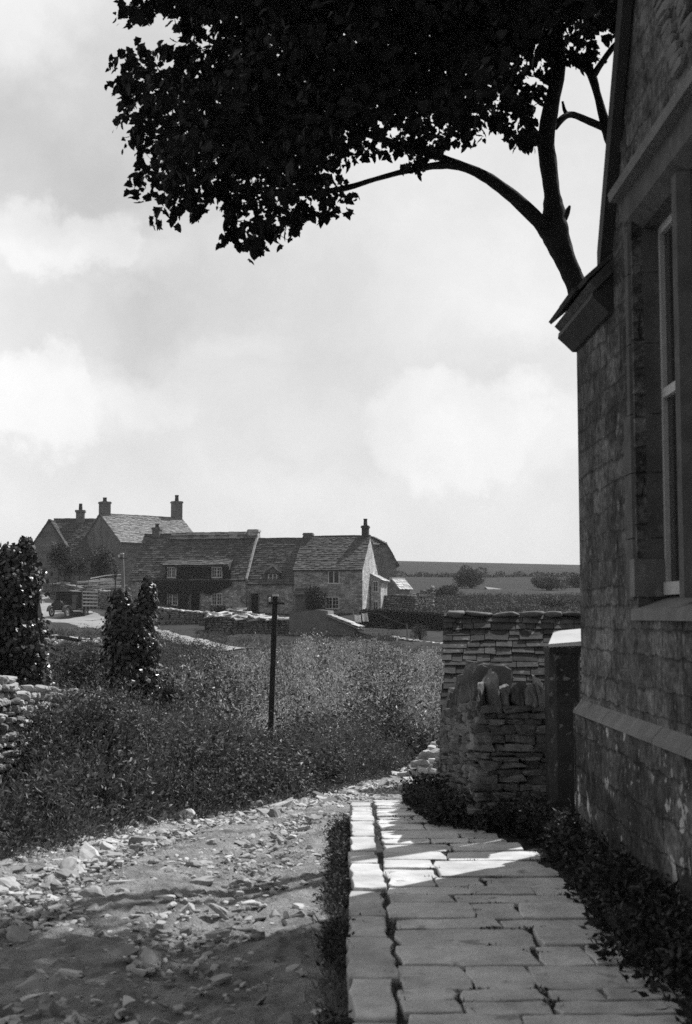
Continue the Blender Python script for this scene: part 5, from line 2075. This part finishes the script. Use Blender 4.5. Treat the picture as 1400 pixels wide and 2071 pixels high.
wall_thing('garden_wall', 'low garden wall with pale top running right from the wooden gate',
           wpath([(793, 1288, 84), (840, 1297, 82), (905, 1305, 80)], 0), .4, m_dry_far, seed=16, lh=(.12, .2), ll=(.2, .5),
           cope=dict(len=(.2, .5), h=(.06, .12), mat=m_slab))


def gate(label, d, x0, x1, y0, y1):
    a, b = P(x0, y1, d), P(x1, y0, d)
    t = thing('wooden_gate', label, 'gate', (a.x, a.y, a.z), group='wooden garden gates')
    g = Geo()
    k = 6
    for i in range(k):
        u0, u1 = a.x + (b.x - a.x) * i / k, a.x + (b.x - a.x) * (i + 1) / k
        g.box(u0 + .01, u1 - .01, a.y, a.y + .03, a.z - .2, b.z + random.uniform(-.03, .03))
    g.build('boards', m_wood, t)
    for f_ in (.25, .8):
        z = a.z + (b.z - a.z) * f_
        Geo().box(a.x, b.x, a.y - .035, a.y - .003, z - .05, z + .05).build('rail', m_wood, t)
    for x in (a.x - .11, b.x + .01):
        Geo().box(x, x + .10, a.y - .05, a.y + .06, a.z - .4, b.z + .12).build('post', m_wood, t)


gate('upright plank gate in the garden wall before the ivy cottage', 97.5, 382, 406, 1240, 1276)
gate('weathered plank gate at the lower corner of the gardens, above the scrub', 84.5, 768, 791, 1285, 1320)

# hedge and clothes line
h0, h1 = P(728, 1270, 97), P(905, 1275, 92)
hd_ = thing('clipped_hedge', 'dark clipped hedge running right from the stone house behind the washing', 'hedge', (h0.x, h0.y, Tz(h0.x, h0.y)))
g = Geo()
n = 17000
t = rng.random(n)
bx = h0.x + (h1.x - h0.x) * t
by = h0.y + (h1.y - h0.y) * t + rng.uniform(-.9, .9, n)
top = np.interp(t, [0, .3, .8, 1], [P(735, 1238, 97).z, P(790, 1236, 95).z, P(870, 1243, 93).z, P(905, 1246, 92).z])
bot = T(bx, by)
zz_ = bot + (top - bot) * (rng.random(n) ** .8) + rng.normal(size=n) * .05
tp = rng.random(n) < .3
zz_[tp] = top[tp] + rng.normal(size=int(tp.sum())) * .07
fr_ = rng.random(n) < .5
by[fr_] = (h0.y + (h1.y - h0.y) * t[fr_]) - .9 + rng.normal(size=int(fr_.sum())) * .08
leaves(g, np.stack([bx, by, zz_], 1), rdir(n), rng.uniform(.10, .2, n), rng.uniform(.06, .12, n))
g.build('foliage', m_bush, hd_)
c_ = Geo()
wall_core(c_, [(h0.x, h0.y, Tz(h0.x, h0.y) - .3, P(735, 1246, 97).z), (h1.x, h1.y, Tz(h1.x, h1.y) - .3, P(905, 1254, 92).z)], 1.2)
c_.build('stems', m_core, hd_)


def stake(name, label, cat, d, base, top, r, grp=None):
    a, b = P(*base, d), P(*top, d)
    g = Geo().tube([a - Vector((0, 0, .5)), (a + b) / 2 + Vector((.01, 0, 0)), b], [r, r * .9, r * .8], 8, .05)
    o = g.build(name, m_wood, loc=tuple(a))
    return tag(o, label, cat, grp)


stake('line_post', 'short grey post ending the clothes line in front of the hedge', 'post', 86, (824, 1292), (823, 1262), .05)
stake('line_prop', 'thin prop holding the clothes line beside the washing', 'post', 90, (716, 1272), (714, 1232), .035)
stake('bare_stake', 'bare crooked stake standing before the scrub right of the telegraph pole', 'stake', 30, (632, 1484), (619, 1444), .035)
a, b, c = P(714, 1233, 90), P(765, 1241, 88), P(823, 1264, 86)
g = Geo().tube([a, (a + b) / 2 - Vector((0, 0, .05)), b, (b + c) / 2 - Vector((0, 0, .06)), c], [.012] * 5, 5)
tag(g.build('clothes_line', m_tar, loc=tuple(a)), 'sagging clothes line between the prop and the grey post', 'clothes line')


def cloth(label, px0, px1, py0, py1, d, sk):
    n_, m_ = 9, 7
    V = []
    for j in range(m_):
        for i in range(n_):
            u, v = i / (n_ - 1), j / (m_ - 1)
            q = P(px0 + (px1 - px0) * u + sk * v, py0 + (py1 - py0) * v + 2.0 * math.sin(u * 3.14) * (1 - v), d)
            V.append((q.x, q.y + .06 * math.sin(u * 9 + v * 2) * (.3 + v), q.z))
    k = n_ * m_
    V += [(x, y + .012, z) for x, y, z in V]
    f = []
    for j in range(m_ - 1):
        for i in range(n_ - 1):
            a = j * n_ + i
            f.append([a, a + 1, a + n_ + 1, a + n_])
            f.append([k + a + n_, k + a + n_ + 1, k + a + 1, k + a])
    g = Geo().raw(V, f)
    q = P(px0, py0, d)
    tag(g.build('hanging_cloth', m_cloth, loc=tuple(q), smooth=True), label, 'washing', 'washing on the line')


cloth('square grey cloth pegged on the clothes line, nearest the prop', 717, 730, 1243, 1259, 89.6, 1)
cloth('pointed white cloth blowing on the clothes line, beside the grey one', 731, 743, 1239, 1257, 89.2, 3)

# rubble wall and plants beyond the hedge
wall_thing('rubble_wall', 'ragged rubble wall end catching the sun right of the small outhouse',
           wpath([(826, 1204, 122), (852, 1198, 121), (874, 1190, 120)], 0), .5, m_dry_pale, seed=21, lh=(.15, .25), ll=(.2, .5), ragged=.15)
wall_thing('rubble_wall', 'dark rubble wall below the small outhouse', wpath([(778, 1203, 117), (810, 1204, 116), (838, 1203, 115)], 0), .5, m_dry_far, seed=22, lh=(.15, .25), ll=(.2, .5))
wall_thing('field_wall', 'long dry stone field wall crossing below the far downs',
           wpath([(925, 1196, 190), (985, 1199, 185), (1040, 1206, 180), (1105, 1214, 170), (1190, 1219, 160)], 0), .6, m_dry_far, seed=23, lh=(.2, .32), ll=(.4, .9))
for (lb, px, py, d, r_, ry_, mt, n_) in [
        ('round dark bush standing tallest below the downs, left of the white road', 952, 1172, 200, 34, 28, m_bush_pale, 3600),
        ('dark rounded bush just right of the ragged rubble wall', 903, 1196, 150, 30, 15, m_bush, 2600),
        ('broad pale bush right of the white road', 1110, 1187, 190, 36, 24, m_bush_pale, 3400),
        ('hazy bush half hidden by the stone building', 1168, 1186, 205, 32, 28, m_bush_pale, 2800),
        ('low dark bush above the slate roofed shed', 1122, 1226, 120, 30, 15, m_bush, 2400),
        ('pale low bush beside the stone building corner', 1164, 1222, 130, 24, 14, m_bush_pale, 1800),
        ('small bush at the right end of the hedge above the garden wall', 848, 1275, 84, 20, 16, m_bush, 1400)]:
    bush('bush', lb, px, py, d, r_, n_, .016 * r_ * d / F * 7, mt, ry=ry_)
# white road on the far slope
pp_ = [(986, 1192.5, 196), (1010, 1196, 192), (1040, 1201, 188), (1078, 1208, 182)]
V, f = [], []
for i, (a, b, d) in enumerate(pp_):
    q = P(a, b, d)
    V += [(q.x, q.y + 3.5, q.z + .55), (q.x, q.y - 3.5, q.z - .28)]
    V += [(q.x, q.y + 3.5, q.z - 1.2), (q.x, q.y - 3.5, q.z - 1.4)]
    if i:
        k = (i - 1) * 4
        f += [[k, k + 1, k + 5, k + 4], [k + 1, k + 3, k + 7, k + 5], [k + 2, k, k + 4, k + 6]]
o = Geo().raw(V, f).build('white_road', m_road)
tag(o, kind='structure')

# hedge on the down
hh0, hh1 = P(640, 1167, 285), P(1215, 1172, 285)
fh = thing('field_hedge', 'thin dark hedge line running across the far down', 'hedge', (hh0.x, hh0.y, Tz(hh0.x, hh0.y)))
g = Geo()
n = 5200
t = rng.random(n)
hx, hy = hh0.x + (hh1.x - hh0.x) * t, 285 + rng.normal(size=n) * .8 + 6 * np.sin(t * 9)
hz = T(hx, hy) + rng.random(n) * (.55 + .45 * np.sin(t * 37) ** 2 + .25 * np.sin(t * 91))
leaves(g, np.stack([hx, hy, hz], 1), rdir(n), rng.uniform(.25, .5, n), rng.uniform(.2, .35, n))
g.build('foliage', m_bush, fh)

# garden crops between hedge and field wall
g = Geo()
n = 5000
y = rng.uniform(98, 156, n)
x = y * rng.uniform(.055, .21, n)
ok = wav(x, y, .5) + .4 * wav(x, y, 1.7) > -.2
x, y = x[ok], y[ok]
plants(g, on_ground(x, y), rng.uniform(.15, .6, len(x)), 9, .24, .5, .30, up=.5)
o = g.build('garden_crops', m_bush_pale)
tag(o, 'rows of garden plants and rough grass beyond the hedge', kind='stuff')

# ------------------------------------------------------------------ dirt road, lorry and its surroundings on the left
rp = [(20, 128, 3.0), (95, 119, 3.6), (150, 106, 4.4), (225, 97, 3.0), (300, 90, 1.8), (390, 83, 1.5), (490, 76, 1.3)]
cs = []
for (px, d, w) in rp:
    q = P(px, 1245, d)
    cs.append((q.x, q.y, w))
cs = np.array(cs)
tt = np.linspace(0, len(cs) - 1, 70)
cx, cy, cw = (np.interp(tt, np.arange(len(cs)), cs[:, k]) for k in range(3))
cx, cy, cw = _sm(cx, 4), _sm(cy, 4), _sm(cw, 4)
dx, dy = np.gradient(cx), np.gradient(cy)
nl_ = np.hypot(dx, dy)
nx_, ny_ = -dy / nl_, dx / nl_
V, f = [], []
m_ = 9
for i in range(len(cx)):
    for k in range(m_):
        s = (k / (m_ - 1) * 2 - 1) * cw[i] * (1 + .12 * math.sin(i * 1.1 + (k > 4) * 2))
        x, y = cx[i] + nx_[i] * s, cy[i] + ny_[i] * s
        V.append((x, y, Tz(x, y) + (.07 if 0 < k < m_ - 1 else -.12)))
        if i and k:
            a = (i - 1) * m_ + k - 1
            f.append([a, a + 1, a + m_ + 1, a + m_])
o = Geo().raw(V, f).build('dirt_road', m_road, smooth=True)
tag(o, kind='structure')

# lorry
q = P(139, 1250, 105)
lz = Tz(q.x, q.y) + .07
lor = thing('lorry', 'old dark lorry with a canvas cab and slatted rear body parked on the dirt road', 'lorry', (q.x, q.y, lz), math.pi + math.pi / 2 * 0 + R(-19))
# local: +y is the direction of travel (towards the camera), x across
tw, wb = .70, 1.45


def wheel(x, y):
    g = Geo()
    n_ = 22
    R_, W_ = .40, .06
    prof = [(R_ - .10, -W_), (R_ - .02, -W_ * .9), (R_, 0), (R_ - .02, W_ * .9), (R_ - .10, W_)]
    V = []
    for i in range(n_):
        a = 2 * math.pi * i / n_
        for (r_, dx_) in prof:
            V.append((x + dx_, y + math.cos(a) * r_, R_ + math.sin(a) * r_))
    k = len(prof)
    f = []
    for i in range(n_):
        for j in range(k):
            f.append([i * k + j, i * k + (j + 1) % k, ((i + 1) % n_) * k + (j + 1) % k, ((i + 1) % n_) * k + j])
    g.raw(V, f)
    w = g.build('wheel', m_rubber, lor, local=True, smooth=True)
    g = Geo()
    g.tube([(x - .05, y, R_), (x + .05, y, R_)], [.09, .09], 12)
    for i in range(10):
        a = 2 * math.pi * i / 10
        g.bar((x, y + math.cos(a) * .07, R_ + math.sin(a) * .07), (x, y + math.cos(a) * .29, R_ + math.sin(a) * .29), .035, .035, (1, 0, 0))
    ring = [(x, y + math.cos(2 * math.pi * i / 20) * .285, R_ + math.sin(2 * math.pi * i / 20) * .285) for i in range(21)]
    g.tube(ring, [.03] * 21, 6, cap=False)
    g.build('rim', m_rim, w, local=True)


for sx_ in (-1, 1):
    wheel(sx_ * tw, wb)
    wheel(sx_ * (tw + .02), -wb)
g = Geo()
g.box(-.36, .36, -2.7, 1.9, .50, .62)
g.box(-tw, tw, wb - .04, wb + .04, .36, .44)
g.box(-tw, tw, -wb - .05, -wb + .05, .35, .46)
g.build('chassis', m_metal_dark, lor, local=True)
g = Geo()
g.prism([(-.40, .62), (.40, .62), (.40, 1.12), (.30, 1.27), (-.30, 1.27), (-.40, 1.12)], 1, .78, 1.72)
g.build('bonnet', m_metal_dark, lor, local=True)
g = Geo()
g.prism([(-.34, .58), (.34, .58), (.36, 1.15), (.24, 1.31), (-.24, 1.31), (-.36, 1.15)], 1, 1.722, 1.80)
g.build('radiator', m_tar, lor, local=True)
for sx_ in (-1, 1):
    g = Geo()
    arc = []
    for i in range(10):
        a = math.pi * (.02 + .85 * i / 9)
        arc.append((wb + math.cos(a) * .56, .42 + math.sin(a) * .52))
    V = []
    for (yy_, zz2) in arc:
        V += [(sx_ * (tw - .16), yy_, zz2), (sx_ * (tw + .16), yy_, zz2), (sx_ * (tw - .16), yy_, zz2 - .03), (sx_ * (tw + .16), yy_, zz2 - .03)]
    f = []
    for i in range(9):
        a = i * 4
        f += [[a, a + 1, a + 5, a + 4], [a + 2, a + 6, a + 7, a + 3], [a, a + 4, a + 6, a + 2], [a + 1, a + 3, a + 7, a + 5]]
    f += [[0, 2, 3, 1], [36, 37, 39, 38]]
    g.raw(V, f)
    g.box(sx_ * tw - .15, sx_ * tw + .15, -.35, .95, .50, .54)
    g.build('mudguard', m_fender, lor, local=True)
    g = Geo().tube([(sx_ * .44, 1.62, .98), (sx_ * .44, 1.68, .98), (sx_ * .44, 1.80, .98)], [.04, .10, .12], 12)
    g.build('headlight', m_metal_dark, lor, local=True)
g = Geo()
g.box(-.72, .72, -.35, .775, .62, 1.15)
g.box(-.74, -.66, -.35, .76, 1.15, 2.02)
g.box(.66, .74, -.35, .76, 1.15, 2.02)
g.box(-.66, .66, -.35, -.28, 1.15, 2.02)
g.box(-.66, .66, .70, .74, 1.22, 1.98)
g.build('cab', m_canvas, lor, local=True)
g = Geo()
g.prism([(-.84, 2.021), (.84, 2.021), (.84, 2.07), (.45, 2.15), (-.45, 2.15), (-.84, 2.07)], 1, -.55, .92)
g.build('cab_roof', m_canvas_top, lor, local=True)
g = Geo()
g.box(-.92, .92, -2.9, -.42, .66, .80)
g.box(-.90, .90, -2.0, -.40, .80, 2.0)
g.build('load_body', m_canvas, lor, local=True)
g = Geo()
g.box(-.93, .93, -2.02, -.555, 2.0, 2.06)
g.build('body_roof', m_canvas_top, lor, local=True)
g = Geo()
for sx_ in (-1, 1):
    for y_ in np.linspace(-2.86, -.45, 5):
        g.box(sx_ * .95 - .03, sx_ * .95 + .03, y_ - .04, y_ + .04, .70, 2.15)
    for z_ in np.linspace(.92, 2.05, 5):
        g.box(sx_ * 1.0 - .018, sx_ * 1.0 + .018, -2.9, -.42, z_ - .06, z_ + .06)
for x_ in np.linspace(-.9, .9, 5):
    g.box(x_ - .04, x_ + .04, -2.98, -2.91, .7, 2.15)
g.build('slatted_side', m_wood, lor, local=True)

# wall, poles and small trees behind the lorry
wall_thing('garden_wall', 'rough garden wall curving behind the lorry below the farmhouse',
           wpath([(104, 1183, 121), (130, 1181, 118), (165, 1190, 114), (215, 1197, 110), (262, 1206, 106)], 0), .5, m_dry_far, seed=31, lh=(.15, .25), ll=(.25, .6), ragged=.1,
           cope=dict(len=(.2, .5), h=(.06, .16), mat=m_dry_pale))
pf = thing('pole_fence', 'rough fence of pale stacked poles behind the garden wall', 'fence', tuple(P(200, 1200, 112)))
g = Geo()
for k in range(16):
    y0_ = 1194 - k * 1.5 + random.uniform(-2, 2)
    a, b = P(random.uniform(150, 195), y0_ + random.uniform(-2, 3), 114), P(random.uniform(225, 262), y0_ - 6 + random.uniform(-3, 3), 111)
    m2 = (a + b) / 2 + Vector((0, 0, random.uniform(-.12, .12)))
    g.tube([a, m2, b], [.05, .045, .035], 6, .15)
g.build('poles', m_slab, pf)
g = Geo()
for x_ in (155, 178, 200, 225, 250):
    a = P(x_, 1205, 112.6)
    g.tube([a - Vector((0, 0, 1)), a + Vector((0, 0, 1.5))], [.05, .05], 6, .1)
g.build('stakes', m_wood, pf)


def small_tree(label, px, base_py, top_py, d, wpx, n, size, mat, group):
    a = P(px, base_py, d)
    h = (base_py - top_py) * d / F
    z0 = min(a.z, Tz(a.x, a.y))
    t = thing('small_tree', label, 'tree', (a.x, a.y, z0), group=group)
    g = Geo()
    r = wpx * d / F
    leaf_cloud(g, (a.x, a.y, a.z + h * .62), (r, r, h * .42), n, size, clumps=12)
    g.build('crown', mat, t)
    g = Geo()
    g.tube([(a.x, a.y, z0 - .2), (a.x + .05, a.y, a.z + h * .3), (a.x - .03, a.y, a.z + h * .7)], [.07, .05, .02], 7)
    for k in range(4):
        an = random.uniform(0, 6.28)
        g.tube([(a.x + .04, a.y, a.z + h * .32), (a.x + math.cos(an) * r * .7, a.y + math.sin(an) * r * .7, a.z + h * .75)], [.035, .012], 5)
    g.build('trunk', m_bark, t)


TG = 'small trees before the farmhouse'
small_tree('leafy young tree nearest the tall ivy stump, before the farm wing', 118, 1185, 1095, 120, 24, 1700, .26, m_bush_pale, TG)
small_tree('thin tree between the farm wing and the big dark shrub', 160, 1190, 1115, 119, 16, 800, .22, m_bush_pale, TG)
small_tree('low bushy tree left of the lorry wall', 140, 1190, 1130, 122, 18, 1100, .24, m_bush, TG)
small_tree('thin sapling with few leaves beside the distant telegraph pole', 232, 1200, 1130, 109, 9, 180, .18, m_bush_pale, TG)
bush('round_shrub', 'big round dark shrub against the farmhouse gable', 205, 1130, 128, 25, 2600, .24, m_bush, ry=28, cat='shrub')
bush('bush', 'pale bush at the left edge below the skyline, behind the tall ivy stump', 25, 1140, 118, 46, 2200, .30, m_bush_pale, ry=34)

# heap of stones, trough and slab by the road
g = Geo()
n = 240
px_ = rng.uniform(88, 200, n)
d_ = rng.uniform(79, 82, n)
q = unproj(px_, np.full(n, 1285.), d_)
s4 = rng.uniform(.08, .24, n)
stones(g, np.stack([q[:, 0], q[:, 1], T(q[:, 0], q[:, 1]) + rng.uniform(.0, .35, n)], 1), np.stack([s4 * 1.4, s4, s4 * .55], 1), tilt=.2)
a = P(140, 1288, 80)
tag(g.build('stone_heap', m_slab, loc=(a.x, a.y, Tz(a.x, a.y))), 'low line of pale quarried stones beside the dirt road', 'stone heap')
tr = P(177, 1291, 80)
g = Geo()
zt = Tz(tr.x, tr.y)
w_, d_2, h_ = .36, .3, .45
g.box(tr.x - w_, tr.x + w_, tr.y - d_2 - .5, tr.y + d_2 - .5, zt, zt + h_)
for s in (-1, 1):
    g.box(tr.x + s * w_ - .05, tr.x + s * w_ + .05, tr.y - d_2 - .56, tr.y + d_2 - .44, zt, zt + h_ + .14)
tag(g.build('stone_trough', m_tar, loc=(tr.x, tr.y, zt)), 'dark squat trough at the right end of the stone line', 'trough')
lg0, lg1 = P(98, 1281, 80.5), P(162, 1280, 79)
g = Geo().tube([(lg0.x, lg0.y - .6, Tz(lg0.x, lg0.y) + .40), ((lg0.x + lg1.x) / 2, lg0.y - 1.2, Tz(lg0.x, lg0.y) + .45), (lg1.x, lg1.y - .6, Tz(lg1.x, lg1.y) + .42)], [.14, .13, .11], 9, .08)
tag(g.build('felled_log', m_bark, loc=(lg0.x, lg0.y, Tz(lg0.x, lg0.y))), 'long dark log lying along the stone line', 'log')

SC.cycles.use_denoising = False

# ------------------------------------------------------------------ air
hz_m = bpy.data.materials.new('summer_haze')
hz_m.use_nodes = True
hz_m.node_tree.nodes.clear()
nb = NB(hz_m.node_tree)
pv = nb.n('ShaderNodeVolumePrincipled', {'Color': (.9, .9, .9, 1), 'Density': .0003, 'Anisotropy': .0})
ho = nb.n('ShaderNodeOutputMaterial', {'Volume': pv.outputs[0]})
o = Geo().box(-3300, 3300, -60, 4100, -60, 48).build('haze', hz_m)
tag(o, 'faint summer haze lying over the valley', kind='stuff')
